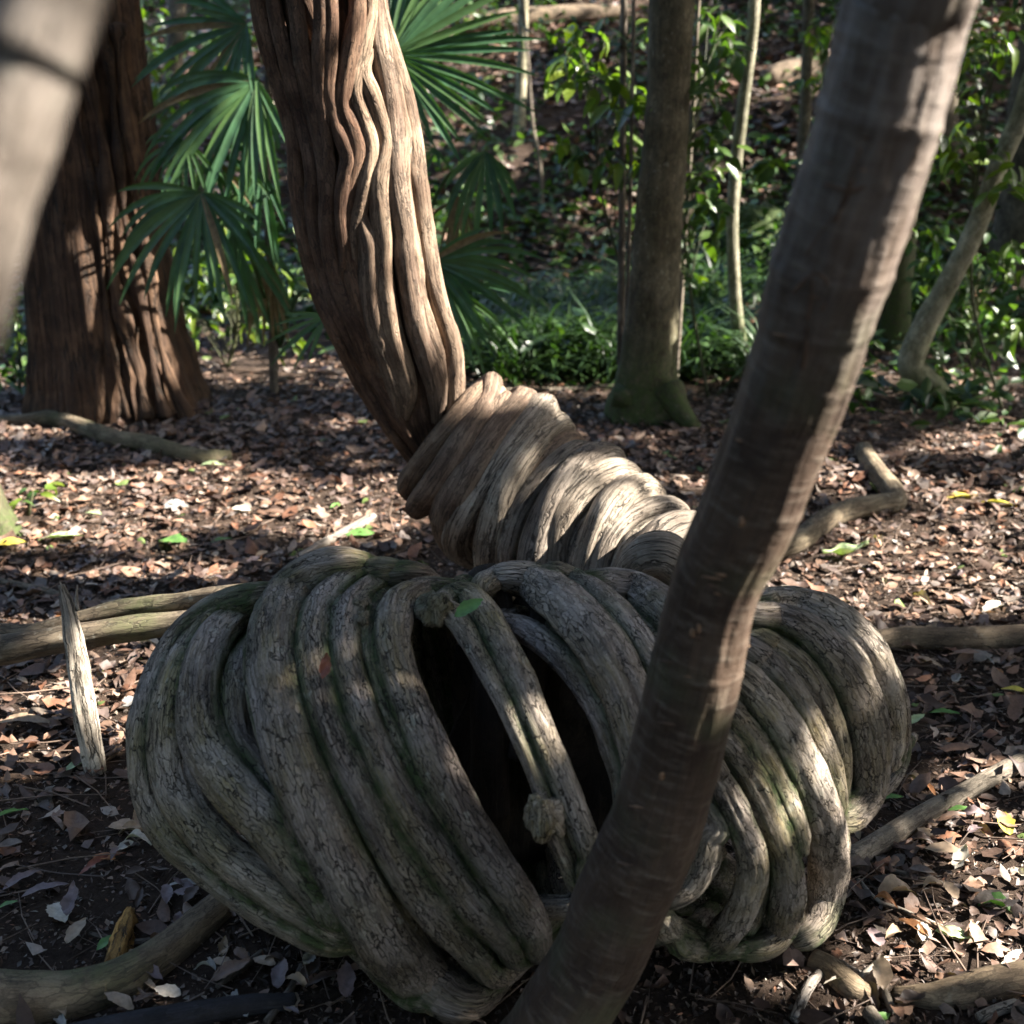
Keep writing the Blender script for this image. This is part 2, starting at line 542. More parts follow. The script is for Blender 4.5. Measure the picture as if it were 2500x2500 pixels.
# left group
L([(480,215),(350,255),(240,330),(160,440),(105,580),(85,740),(100,900),(170,1030),(290,1130),(420,1230),(560,1310),(720,1370)], [94,118,130,130,130,130,124,118,112,106,106,106])
L([(470,225),(360,275),(260,370),(200,480),(165,600),(155,740),(190,880),(270,1000),(370,1100),(500,1200),(640,1290),(750,1340)], [94,112,118,124,124,130,130,124,118,112,106,106], .004)
L([(480,235),(400,280),(320,350),(270,450),(255,560),(270,690),(330,800),(410,900),(490,990),(570,1090),(660,1200),(740,1290)], [90,110,125,130,130,135,140,140,140,135,130,120], .004)
L([(480,290),(410,345),(385,430),(370,550),(380,680),(435,780),(500,870),(560,950)], [80,85,90,95,100,100,100,90], .06)
L([(560,330),(500,400),(470,520),(480,640),(530,760),(590,860)], [70,80,90,90,70,20], .13, True, False)
L([(770,112),(660,140),(575,215),(525,330),(518,450),(538,560),(580,720),(645,890),(715,1060),(805,1230),(905,1380),(1000,1490),(1090,1555),(1150,1585)], [110,150,165,170,170,172,175,182,185,190,190,180,160,130])
L([(620,150),(530,220),(462,350),(455,480),(482,620),(532,790),(590,960),(660,1130),(740,1290),(830,1420),(930,1530),(1010,1580)], [60,70,75,75,75,75,80,85,90,90,85,70], .002)
L([(900,130),(790,155),(690,235),(650,340),(650,450),(680,570),(735,720),(800,860),(880,1010),(970,1150),(1070,1280),(1170,1390),(1260,1480)], [90,110,112,110,108,108,108,112,118,122,122,115,100])
L([(960,140),(860,175),(775,255),(752,340),(757,460),(800,600),(860,740),(930,880),(1010,1010),(1100,1140),(1200,1270),(1300,1370),(1340,1430)], [90,100,104,100,100,104,106,108,112,115,115,105,85])
L([(870,215),(825,270),(818,340),(835,450),(880,590),(945,730),(1030,880),(1120,1020),(1210,1150),(1310,1280),(1370,1370)], [50,55,60,60,62,64,66,68,70,70,60], .012)
L([(1100,190),(1010,198),(940,238),(912,310),(915,410),(950,530),(1005,670),(1075,820),(1150,960),(1240,1100),(1320,1220),(1380,1330),(1405,1410)], [85,110,125,128,130,132,134,136,140,142,136,122,95])
# the lone arch in the middle, two strands with a knot
L([(1066,262),(1108,275),(1160,345),(1215,440),(1284,570),(1344,700),(1396,830),(1428,930),(1455,1030),(1495,1120),(1532,1195)], [92,84,76,68,64,62,62,60,58,56,50], 0, True, True)
L([(1130,205),(1170,218),(1216,275),(1272,375),(1330,485),(1390,622),(1448,760),(1502,890),(1548,1010),(1578,1090),(1568,1160)], [82,100,106,104,102,100,98,96,94,90,84])
# right big arch
L([(1200,205),(1240,165),(1310,150),(1395,170),(1475,228),(1560,315),(1630,412),(1690,530),(1732,650),(1755,780),(1750,920)], [70,105,135,155,165,170,170,170,165,150,130])
L([(1270,295),(1350,325),(1440,385),(1525,470),(1598,580),(1650,700),(1690,830),(1700,940)], [66,76,84,86,86,84,80,70], .055, True, True)
L([(1440,130),(1520,155),(1600,205),(1680,290),(1750,385),(1810,480),(1860,600)], [60,75,85,90,90,90,90])
L([(1540,190),(1640,175),(1740,200),(1830,265),(1900,360),(1960,480)], [90,110,120,130,130,120], .01)
# right group
Rr_([(560,310),(660,292),(780,296),(900,338),(1005,412),(1090,515),(1148,640),(1182,770),(1192,890),(1180,990)], [90,110,125,140,150,150,135,115,95,70])
Rr_([(1060,420),(1130,500),(1190,620),(1228,750),(1234,870),(1215,975)], [14,45,65,65,60,45], -.004, False)
Rr_([(1250,880),(1225,980),(1180,1070),(1120,1130)], [50,60,60,50], .10, False, False)
Rr_([(560,360),(680,368),(810,420),(920,525),(1002,640),(1055,770),(1078,900),(1085,1030),(1068,1120),(1015,1190),(950,1225)], [110,135,150,165,172,172,170,170,168,150,110])
Rr_([(560,440),(680,495),(790,580),(860,680),(915,790),(950,900),(965,1020),(960,1120)], [120,125,130,120,110,100,90,80], .03)
Rr_([(530,480),(640,545),(730,640),(800,745),(855,850),(905,960),(935,1070),(950,1180),(945,1290)], [90,100,105,105,105,100,95,90,80])
Rr_([(480,590),(575,665),(665,775),(740,890),(800,1010),(850,1130),(892,1240),(915,1350),(918,1450),(905,1560),(875,1670),(810,1745)], [130,145,155,160,165,165,160,150,135,130,125,100])
Rr_([(850,960),(905,1080),(935,1200),(945,1330),(938,1460),(925,1580),(890,1690),(840,1750)], [12,45,60,60,62,65,60,50], .004, False)
Rr_([(440,720),(530,815),(620,940),(690,1060),(745,1180),(780,1290),(790,1370)], [95,105,115,115,110,100,80], .004, True, False)
Rr_([(420,850),(510,940),(580,1040),(640,1160),(690,1280),(725,1390),(745,1490),(742,1590),(712,1695),(650,1770),(540,1785)], [90,100,110,115,115,115,120,128,130,120,95])
Rr_([(560,1180),(600,1290),(625,1400),(630,1500),(605,1610),(560,1710),(480,1775)], [14,55,70,72,74,74,64], .03, False)
Rr_([(400,960),(440,1040),(490,1130),(535,1230),(572,1330),(590,1430),(575,1530),(535,1640),(470,1735),(380,1785),(270,1765)], [70,84,95,102,108,112,112,112,110,100,85])
Rr_([(430,1200),(410,1310),(380,1410),(320,1510),(230,1570)], [90,105,112,112,95], .03)
Rr_([(120,1600),(220,1690),(330,1745),(440,1775),(560,1770)], [100,115,120,115,90], .03)

COLX = (COLP - 1250) / FPX * 2.5
def coil_out(P):
    u = np.stack([np.zeros(len(P)), P[:, 1] - np.interp(P[:, 0], COLX, COLY), P[:, 2] - np.interp(P[:, 0], COLX, COLZ)], 1)
    u[:, 0] = np.where(P[:, 0] < -.5, (P[:, 0] + .5) * .8, 0)
    return u / (np.linalg.norm(u, axis=1)[:, None] + 1e-6)
coil = thing('coiled_vine', (0, 2.17, 0), 'thick grey coiled vine lying in loops like a woven basket on the forest floor', 'vine')
built = []
for si, (cv, sc, pts, w, inset, back, under) in enumerate(STR):
    P, rad = [], []
    for (u, v), ww in zip(pts, w):
        px, py = cv(u, v)
        p = coil_pt(px, py, inset)
        P.append(p)
        rad.append(ww * sc * .5 * scale_at(py, p[1]) * (.98 if cv is c2 and pts[0] in ((1100, 190), (1066, 262), (1130, 205), (1200, 205)) else 1.17))
    px0, _ = cv(*pts[0])
    px1, _ = cv(*pts[-1])
    if back:
        r_, yc, zc = (np.interp(px0, COLP, q) for q in (COLR, COLY, COLZ))
        r_ = max(.05, r_ - inset)
        p = P[0]
        ph = math.atan2(p[2] - zc, p[1] - yc)
        r0 = math.hypot(p[2] - zc, p[1] - yc)
        pre, prr = [], []
        n = 7
        for k in range(1, n + 1):
            f = k / n
            a = ph + (-R(100) - ph) * f
            rr = r0 + (r_ - r0) * min(1, f * 2)
            x = p[0] + (.02 + .14 * f) * (1 if si % 3 else .6)
            if cv is c4 and pts[0][0] < 625:
                x = p[0] - .30 * math.sin(math.pi * min(1, f * 1.1)) ** .7
                rr *= .90
            q = np.array([x, yc + rr * math.cos(a) * 1.05, zc + rr * math.sin(a)])
            q[2] = max(q[2], rad[0] * .6)
            pre.append(q)
            prr.append(rad[0] * (1 + .55 * float(sstep(.45, .8, f))))
        P = pre[::-1] + P
        rad = prr[::-1] + rad
    if under:
        p = P[-1]
        yc = np.interp(px1, COLP, COLY)
        for k in range(1, 4):
            P.append(np.array([p[0] + .05 * k, p[1] + .11 * k, max(rad[-1] * .5, p[2] - .045 * k)]))
            rad.append(rad[-1] * .92)
    nseg = 36 if max(w) > 90 else 26
    t = tube(P, rad, ds=.008, nseg=nseg, out=coil_out, flat=.84, seed=si * 1.37 + .5, a1=.08, a2=.08, a3=.06, a4=.05, flute=.09)
    built.append(t)
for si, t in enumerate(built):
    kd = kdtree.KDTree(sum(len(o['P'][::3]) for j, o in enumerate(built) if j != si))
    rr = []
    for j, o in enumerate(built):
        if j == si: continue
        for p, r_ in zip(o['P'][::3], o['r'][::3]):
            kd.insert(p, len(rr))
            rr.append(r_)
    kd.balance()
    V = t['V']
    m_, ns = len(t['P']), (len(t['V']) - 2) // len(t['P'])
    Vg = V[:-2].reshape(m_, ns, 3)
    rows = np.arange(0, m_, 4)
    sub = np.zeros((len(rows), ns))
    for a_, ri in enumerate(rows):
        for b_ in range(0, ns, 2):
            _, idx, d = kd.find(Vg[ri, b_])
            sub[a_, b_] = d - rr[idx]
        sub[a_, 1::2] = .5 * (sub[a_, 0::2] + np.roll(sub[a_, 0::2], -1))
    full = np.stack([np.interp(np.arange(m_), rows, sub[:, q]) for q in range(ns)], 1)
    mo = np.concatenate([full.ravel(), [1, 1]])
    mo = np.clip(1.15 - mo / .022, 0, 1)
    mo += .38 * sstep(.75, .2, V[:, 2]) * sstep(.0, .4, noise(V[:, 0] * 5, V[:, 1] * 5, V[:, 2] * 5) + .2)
    me = mesh_np('strand', V, t['quads'], t['tris'], {'bc': t['bc'], 'moss': np.clip(mo, 0, 1)})
    link('strand', me, M['coil'], coil)
# knot on the lone arch
def blob(name, c, rad, mat, parent, seed=1., n=18, rough=.3, moss=0.):
    th, ph = np.meshgrid(np.linspace(0, 2 * math.pi, n * 2, endpoint=False), np.linspace(.02, math.pi - .02, n))
    d = np.stack([np.cos(th) * np.sin(ph), np.sin(th) * np.sin(ph), np.cos(ph)], -1)
    k = 1 + rough * noise(d[..., 0] * 2 + seed, d[..., 1] * 2, d[..., 2] * 2) + rough * .5 * noise(d[..., 0] * 5 + seed, d[..., 1] * 5, d[..., 2] * 5)
    V = (np.asarray(c) + d * k[..., None] * np.asarray(rad)).reshape(-1, 3)
    i = (np.arange(n - 1)[:, None] * n * 2)
    j = np.arange(n * 2)[None]
    j2 = (j + 1) % (n * 2)
    q = np.stack(np.broadcast_arrays(i + j, i + n * 2 + j, i + n * 2 + j2, i + j2), -1).reshape(-1, 4)
    me = mesh_np(name, V, q, None, {'bc': (d * np.asarray(rad)).reshape(-1, 3) + seed, 'moss': np.full(len(V), moss)})
    return link(name, me, mat, parent)
kp = coil_pt(*c2(1415, 945))
blob('knot', kp + np.array([0, -.01, 0]), (.033, .035, .045), M['coil'], coil, 2.2, 24, .30)
for (u, v, s_) in ((1055, 268, .036), (800, 265, .018), (812, 300, .014)):
    blob('burl', coil_pt(*c2(u, v)) + np.array([0, -.012, .012]), (s_, s_ * .9, s_), M['coil'], coil, u * .01, 14, .4, .5)
# inner stems seen through the openings, coloured dark in place of cavity shade
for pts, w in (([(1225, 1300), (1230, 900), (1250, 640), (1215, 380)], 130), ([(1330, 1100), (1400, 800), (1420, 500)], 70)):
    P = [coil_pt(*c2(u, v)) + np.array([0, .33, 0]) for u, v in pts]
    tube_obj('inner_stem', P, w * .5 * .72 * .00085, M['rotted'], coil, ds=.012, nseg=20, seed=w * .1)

for cx_i, w_i in ((.02, .16), (.22, .15), (.40, .13)):  # added dark fillers that make the hollow of the coil read black
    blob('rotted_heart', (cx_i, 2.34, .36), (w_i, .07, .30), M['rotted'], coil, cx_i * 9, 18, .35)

# ------------------------------------------------------------------ twisted vine trunk
TY = 3.95
vine = thing('twisted_vine_trunk', (*at(1250, 1400, 3.8)[:2], 0), 'fluted brown vine trunk rising from a wrung rope-like twisted base behind the coil', 'vine')
core_tab = [(-260,690,178),(-120,722,176),(0,760,173),(150,805,165),(300,844,150),(450,875,166),(600,892,165),(700,922,160),(800,945,157),(900,987,135),(1000,1006,114),(1100,1040,74),(1160,1070,50)]
cy_, cx_, cw_ = (np.array([t[i] for t in core_tab], float) for i in range(3))
P = [at(c, y, TY) for y, c, h in core_tab]
_d = (P[0] - P[2]) / np.linalg.norm(P[0] - P[2])
tube_obj('trunk', [P[0] + _d * 3.6, P[0] + _d * 1.6] + P, [.07, .13] + [h * .68 * scale_at(y, TY) for y, c, h in core_tab], M['vine_trunk'], vine, ds=.012, nseg=64, seed=4.4, a1=.05, a2=.06, a3=.05, a4=.03, flute=.05)
RIDGES = [
    ([(610,-200),(625,-60),(645,60),(690,220),(722,340),(728,450),(742,560),(775,690),(825,810),(880,920),(950,1040),(1010,1130)], 66),
    ([(650,-200),(668,0),(700,150),(742,300),(765,420),(768,540),(800,680),(842,790),(890,880),(950,980),(1010,1090)], 58),
    ([(705,-200),(722,0),(742,150),(775,300),(800,430),(800,560),(830,700),(872,800),(915,900),(965,1010),(1020,1100)], 62),
    ([(760,-200),(782,0),(782,130),(785,230),(795,320),(800,390),(790,450)], 56),
    ([(770,-200),(808,0),(806,120),(803,220),(822,300),(838,350),(850,390),(840,440),(835,520),(842,620),(838,690)], 50),
    ([(850,-200),(872,0),(862,100),(845,200),(842,260),(862,320),(874,370),(860,430),(845,520),(850,620),(880,740),(905,830),(945,930),(985,1010)], 52),
    ([(885,-200),(905,0),(893,90),(872,180),(868,230),(892,300),(906,360),(905,400),(890,460),(875,520),(866,570),(868,680)], 46),
    ([(905,120),(885,170),(905,230),(925,290),(940,350),(928,420),(925,480),(935,580),(935,660),(945,740),(960,820),(985,900),(998,960),(990,1020)], 50),
    ([(880,520),(900,600),(905,700),(920,800),(955,900),(975,980),(970,1040)], 60),
    ([(900,-200),(918,0),(925,110),(945,210),(955,300),(960,400),(970,480),(985,560),(990,640),(1005,730),(1020,810),(1050,900),(1065,960),(1068,1030)], 58),
    ([(905,-200),(930,0),(948,130),(970,250),(985,330),(980,420),(990,520),(1008,620),(1020,720),(1035,780),(1062,860),(1075,930),(1080,990)], 44),
    ([(900,-200),(920,0),(955,140),(985,240),(1005,330),(1020,450),(1035,560),(1050,660),(1075,760),(1100,840),(1108,920),(1108,980),(1090,1050)], 56),
]
for i, (pts, w) in enumerate(RIDGES):
    P, rad = [], []
    n = len(pts)
    for k, (px, py) in enumerate(pts):
        c, h = np.interp(py, cy_, cx_), np.interp(py, cy_, cw_)
        dx = np.clip((px - c) / h, -.97, .97)
        sc = scale_at(py, TY)
        Y = TY - math.sqrt(1 - dx * dx) * h * sc * (.90 if i < 5 else .82)
        P.append(at(px, py, Y))
        e = min(1, .55 + .45 * min(k, n - 1 - k) / 1.5) if py > -150 else 1
        rad.append(w * (.37 if i < 5 else .48) * sc * e)
    tube_obj('ridge', P, rad, M['vine_trunk'] if i < 6 else M['vine_pale'], vine, ds=.009, nseg=22, seed=i * 2.1 + 3, a1=.10, a2=.10, a3=.07, a4=.04)
# wrung base: turns of fibre round a slanting core
AX = [(1085,1060,3.98,172),(1120,1092,3.97,188),(1185,1142,3.95,194),(1265,1202,3.90,198),(1350,1262,3.82,196),(1438,1320,3.72,188),(1530,1374,3.6,172),(1610,1418,3.47,152),(1665,1468,3.32,125)]
AP = [at(a, b, y) for a, b, y, h in AX]
AR = [h * scale_at(b, y) for a, b, y, h in AX]
ap, ar, as_ = resample(AP, AR, .01)
aT, aN, aB = frames(ap)
tube_obj('twisted_core', AP, [r_ * .84 for r_ in AR], M['twist'], vine, ds=.012, nseg=56, seed=8.8, a1=.04, a2=.05, a3=.03)
nrm = lambda v: v / np.linalg.norm(v)
wr, f = [], .0
_rg = random.Random(12)
while f < .985:
    w = _rg.choice([26, 32, 38, 44, 50, 64])
    wr.append((f, w * 1.12, _rg.uniform(-.020, .020) + (.014 if w > 44 else 0), .34 - .14 * f))
    f += w / 1010 * 1.02
for i, (f, w, off, adv) in enumerate(wr):
    P, rad = [], []
    Ltot = as_[-1]
    for k in range(33):
        a = -math.pi + 2 * math.pi * k / 32
        # a = 0 faces the viewer; the turn climbs to the right as it goes over the top
        s = np.clip(f * Ltot - .075 * math.sin(a * .5) + .02 * math.sin(a * 1.5 + i * 1.3), 0, Ltot)
        c = np.array([np.interp(s, as_, ap[:, q]) for q in range(3)])
        T = nrm(np.array([np.interp(s, as_, aT[:, q]) for q in range(3)]))
        r_ = np.interp(s, as_, ar)
        front = nrm(np.array([0, -1, .30]) - T * np.dot(T, [0, -1, .30]))
        up = np.cross(front, T)
        up = up if up[2] > 0 else -up
        lump = 1 + .028 * math.sin(3 * a + i * 1.9) + .015 * math.sin(5 * a + i)
        rr = r_ * .88 * lump + off * .8
        P.append(c + rr * (math.cos(a) * front + math.sin(a) * up))
        rad.append(w * .58 * scale_at(1250, 3.8) * (1 + .12 * math.sin(2 * a + i * 2.3)))
    tube_obj('turn', P, rad, M['vine_pale'] if f < .22 or i % 5 == 3 and f < .5 else M['twist'], vine, ds=.011, nseg=22, seed=i * 1.7 + 11, a1=.10, a2=.12, a3=.06, a4=.04)
P = [at(x, y, Y) for x, y, Y in ((1530,1470,3.35),(1545,1410,3.2),(1580,1360,3.12),(1625,1355,3.1),(1655,1400,3.12),(1655,1470,3.15),(1625,1540,3.2))]
tube_obj('end_loop', P, [.05, .058, .062, .064, .062, .058, .05], M['twist'], vine, ds=.008, nseg=26, seed=31)

# ------------------------------------------------------------------ leaning smooth tree (front)
tree_f = thing('leaning_tree', (*at(1300, 2700, 1.66)[:2], 0), 'smooth brown leaning tree trunk crossing in front of the coiled vine', 'tree')
FT = [(-320,2325,165,1.30),(0,2222,160,1.35),(300,2146,152,1.38),(620,2041,146,1.42),(930,1944,132,1.46),(1240,1831,124,1.50),(1430,1746,112,1.53),(1680,1688,116,1.56),(1880,1640,112,1.58),(2050,1585,118,1.60),(2200,1514,124,1.62),(2330,1462,118,1.63),(2500,1358,124,1.64),(2640,1270,140,1.66),(2790,1200,175,1.68)]
fy, fx, fw, fY = (np.array([t[i] for t in FT], float) for i in range(4))
def ring_extra(th, S, r_):
    d = 0
    for s0, a_, w_ in RINGS:
        d = d + a_ * np.exp(-((S - s0 - .006 * np.sin(th * 1 + s0 * 9)) / w_) ** 2)
    top = sstep(.95, .4, S - FEXT)
    return d + top * .035 * np.maximum(0, noise(np.cos(th) * 9, np.sin(th) * 9, S * 30)) + .02 * noise(np.cos(th) * 3, np.sin(th) * 3, S * 14)
P = [at(a, b, y) for b, a, w, y in FT]
ft_s = np.concatenate([[0], np.cumsum([np.linalg.norm(P[i + 1] - P[i]) for i in range(len(P) - 1)])])
FEXT = 3.4
s_of = lambda py: float(np.interp(py, fy, ft_s)) + FEXT
RINGS = [(s_of(q), a_, w_) for q, a_, w_ in ((120,.02,.004),(308,.05,.006),(520,.012,.004),(668,.03,.005),(800,.05,.006),(810,-.03,.012),(930,.02,.004),(1220,.03,.005),(1550,.025,.004),(1625,.03,.004),(2060,.03,.02),(2110,.05,.03))]
_d = nrm(P[0] - P[2])
FTOP = P[0] + _d * FEXT
_sl = np.gradient(fx, fy)                          # widths were read along the rows: turn them square to the stem
_r = [w * math.cos(math.atan(q)) * 1.01 * scale_at(b, y) for (b, a, w, y), q in zip(FT, _sl)]
tube_obj('trunk', [FTOP, P[0] + _d * 2.2, P[0] + _d * 1.0] + P, [.035, .05, .062] + _r, M['smooth'], tree_f, ds=.006, nseg=96, seed=2.2, a1=.05, a2=.04, a3=.022, extra=ring_extra,
         moss=lambda t: sstep(1.25, 1.75, t['V'][:, 2]) * .32)
def on_ft(px, py, lift=.0):
    c, h, Y = (np.interp(py, fy, q) for q in (fx, fw, fY))
    u = np.clip((px - c) / h * 1.0, -.96, .96)
    sc = scale_at(py, Y)
    return at(px, py, Y - math.sqrt(1 - u * u) * h * sc * .99 - lift)
SC = [([(2010,450),(2080,465),(2130,445),(2160,435)],1),([(2200,440),(2185,500),(2165,540),(2140,605)],0),([(2130,475),(2150,510),(2168,525)],0),
      ([(2080,440),(2060,500),(2010,560),(1965,625)],1),([(2100,360),(2080,420),(2060,480),(2040,540)],1),([(1985,660),(1980,720),(1970,780)],1),([(1985,665),(2015,680),(2022,720),(2005,760)],1),
      ([(1975,670),(1950,700),(1935,715)],1),([(2055,830),(2035,860),(2015,890)],0),([(2060,835),(2072,860),(2085,880)],0),([(1995,925),(1975,980),(1965,1030)],1),([(2040,950),(2025,985),(2030,1030)],1),
      ([(2075,540),(2080,600),(2085,650)],1),([(1970,800),(1965,860),(1958,900)],1)]
for i, (pts, k) in enumerate(SC):
    tube_obj('scar', [on_ft(x, y, -.0005) for x, y in pts], [.0017 + .0008 * math.sin(j + i) for j in range(len(pts))], M['scar_dark'] if k else M['scar'], tree_f, ds=.004, nseg=8, seed=i, a1=.3, a2=.3)
for i in range(26):
    y = random.uniform(60, 2400)
    c, h = np.interp(y, fy, fx), np.interp(y, fy, fw)
    x = c + h * random.uniform(-.8, .85)
    l_ = random.uniform(8, 26)
    tube_obj('lenticel', [on_ft(x - l_, y - l_ * .15), on_ft(x, y, .0005), on_ft(x + l_, y + l_ * .15)], [.0006, .0019, .0006], M['scar_dark'] if i % 3 else M['scar'], tree_f, ds=.004, nseg=7, seed=i, a1=.3)
for i, (x, y) in enumerate(((1810,1275),(1705,1535),(1690,1545),(1615,1895))):
    blob('bark_wart', on_ft(x, y), (.004, .004, .007), M['scar'], tree_f, i, 8)

# ------------------------------------------------------------------ blurred trunk close to the lens
fg = thing('foreground_trunk', (-.72, .3, 0), 'blurred pale grey trunk close by crossing the upper left corner', 'tree')
FG = [(250,-400,132,.70),(165,-150,128,.68),(112,0,124,.67),(30,300,116,.65),(-34,500,110,.64),(-80,700,104,.62),(-115,860,100,.61),(-175,1100,102,.60)]
P = [at(a, b, y) for a, b, w, y in FG]
_d = nrm(P[0] - P[2])
P = [P[0] + _d * 3.4, P[0] + _d * 1.5] + P
P += [np.array([-.50, .52, .55]), np.array([-.60, .46, 0.0])]
tube_obj('trunk', P, [.016, .024] + [w * scale_at(b, y) for a, b, w, y in FG] + [.035, .045], M['near_bark'], fg, ds=.008, nseg=48, seed=5.1, a1=.05, a2=.03)

# ------------------------------------------------------------------ big red-barked tree on the left
big = thing('stringybark_tree', gnd(300, 1000), 'large red brown tree with stringy furrowed bark behind the palms at left', 'tree')
bY = float(gnd(300, 1005)[1]) + .15
BT = [(-700,-20,205),(-300,70,200),(0,140,186),(200,178,172),(400,210,166),(600,232,166),(800,262,176),(900,280,190),(980,292,208),(1030,300,235)]
P = [at(a, b, bY) for b, a, w in BT]
tube_obj('trunk', P, [w * scale_at(b, bY) for b, a, w in BT], M['stringy'], big, ds=.03, nseg=110, seed=6.6, a1=.05, a2=.06, a3=.06, a4=.05, flute=.05)
for i, (x0, w) in enumerate(((-.82,20),(-.62,26),(-.45,18),(-.2,24),(.05,18),(.25,26),(.5,20),(.7,24))):
    pts, rad = [], []
    for b in range(60, 1030, 80):
        c, h = np.interp(b, [q[0] for q in BT], [q[1] for q in BT]), np.interp(b, [q[0] for q in BT], [q[2] for q in BT])
        dx = x0 + .04 * math.sin(b * .011 + i * 2)
        sc = scale_at(b, bY)
        pts.append(at(c + dx * h, b, bY - math.sqrt(1 - dx * dx) * h * sc * .99))
        rad.append(w * sc * (.5 + .3 * math.sin(b * .02 + i)))
    tube_obj('bark_strip', pts, rad, M['stringy'], big, ds=.03, nseg=12, seed=i + 40, a1=.2, a2=.2, a3=.1)

# ------------------------------------------------------------------ trees behind
def px_tree(name, pts, mat, label, base_h=None, cat='tree', moss=None, group=None, nseg=30, seed=1., ext=True, roots=()):
    """pts: (px, py, half width px), last one at the foot"""
    foot = gnd(pts[-1][0], pts[-1][1])
    Y = foot[1]
    o = thing(name, foot, label, cat, group)
    P = [at(a, b, Y) for a, b, w in pts]
    rad = [w * scale_at(b, Y) for a, b, w in pts]
    P[-1] = foot + np.array([0, 0, -.04])
    if ext:
        d = nrm(P[0] - P[1])
        P = [P[0] + d * 3.2 + np.array([.1, .1, .6]), P[0] + d * 1.4] + P
        rad = [rad[0] * .6, rad[0] * .85] + rad
    tube_obj('trunk', P, rad, mat, o, ds=.03, nseg=nseg, seed=seed, a1=.06, a2=.05, a3=.03, moss=moss)
    for (x, y, w), (x1, y1, w1) in roots:
        q0, q1 = at(x, y, Y - .12), gnd(x1, y1, .01)
        tube_obj('root', [q0, (q0 + q1) / 2 + np.array([0, 0, -.02]), q1], [w * scale_at(y, Y), (w + w1) * .45 * scale_at(y, Y), w1 * scale_at(y1, Y)], mat, o, ds=.02, nseg=14, seed=seed + x, moss=moss)
    return o
low_moss = lambda hi: (lambda t: np.clip(sstep(hi, 0, t['V'][:, 2]) * 1.0 + .15, 0, 1))
px_tree('forest_tree', [(1650,-100,56),(1640,0,56),(1628,300,54),(1610,500,58),(1598,700,62),(1585,850,68),(1578,930,76),(1575,985,96),(1578,1018,112)], M['mossy_bark'],
        'upright brown tree with mossy flared foot behind the twisted vine', moss=low_moss(.6), seed=3.3, nseg=44,
        roots=(((1630,950,40),(1695,1045,18)),((1530,960,34),(1490,1015,20))))
px_tree('pale_sapling', [(1845,-60,15),(1838,60,15),(1815,250,15),(1795,420,15),(1788,560,15),(1793,700,15),(1802,800,17),(1820,880,20),(1835,915,24)], M['pale_bark'],
        'slim pale lichen spotted young tree with a bent foot', moss=low_moss(.5), seed=5.5, nseg=20, ext=True)
px_tree('leaning_sapling', [(2530,160,24),(2490,290,24),(2440,400,24),(2380,560,25),(2310,700,27),(2260,790,30),(2222,880,32),(2240,915,33),(2285,955,30),(2330,1000,22)], M['pale_bark'],
        'thin yellowish tree leaning right with a kinked foot at the right edge', moss=low_moss(.3), seed=7.5, nseg=22)
px_tree('forest_tree', [(2215,300,34),(2205,500,34),(2190,700,36),(2175,850,42)], M['mossy_bark'], 'dim olive tree half hidden behind the leaning trunk at right', seed=9.1, moss=low_moss(1.2))
px_tree('forest_tree', [(2560,100,70),(2530,300,66),(2505,500,66),(2490,640,74),(2480,690,84)], M['mossy_bark'], 'dark brown tree cut by the right edge of the picture', seed=10.1)
px_tree('slender_tree', [(-130,700,42),(-88,1000,40),(-55,1150,40),(-32,1230,46),(-15,1285,60),(-8,1305,70)], M['mossy_bark'], 'grey green tree foot with flared roots at the left edge', seed=12.2, moss=low_moss(.25), nseg=30)
px_tree('thin_stem', [(1278,-40,13),(1275,130,13),(1268,300,14),(1262,330,16)], M['pale_bark'], 'short blue grey stem standing on the far bank above the palms', cat='sapling', seed=14, nseg=12)
for i, (pts, lab) in enumerate((
        ([(1290,160,4),(1300,300,5),(1318,400,5),(1325,520,6)], 'thin dark bare sapling on the far slope'),
        ([(1524,-60,9),(1520,300,9),(1518,600,9),(1516,850,10),(1520,985,12)], 'straight brown hanging vine stem nearest the mossy tree on its left'),
        ([(1545,150,5),(1538,500,5),(1530,800,5),(1532,990,6)], 'thinnest hanging stem beside the mossy tree'),
        ([(1690,300,5),(1672,600,5),(1655,850,6),(1650,960,6)], 'dark thin stem just right of the mossy tree'),
        ([(655,250,9),(652,500,10),(665,700,11),(668,960,12)], 'grey brown slender stem below the left palm fans'))):
    px_tree('thin_stem', pts, M['stick'], lab, cat='sapling', seed=20 + i, nseg=10)

# ------------------------------------------------------------------ leaves
def leaf_geo(L=1., W=.42, curl=.12, fold=.10, tip=.85, twist=0., wav=0.):
    st = np.array([.18, .42, .70])
    hw = W * .5 * np.sin(np.pi * st ** tip) ** .8
    V = [(0, 0, 0)]
    for s_, h in zip(st, hw):
        zc = -curl * (s_ - .3) ** 2 * 2
        for sd in (-1, 0, 1):
            V.append((s_ * L, sd * h, zc + abs(sd) * fold * h * 2 + twist * sd * s_ * h + wav * math.sin(s_ * 9 + sd) * .04))
    V.append((L, 0, -curl * .49 * 2 + wav * .05))
    F3 = [(0, 2, 1), (0, 3, 2), (10, 7, 8), (10, 8, 9)]
    F4 = []
    for k in (0, 1):
        a = 1 + 3 * k
        F4 += [(a, a + 1, a + 4, a + 3), (a + 1, a + 2, a + 5, a + 4)]
    return np.array(V, float), np.array(F4), np.array(F3)

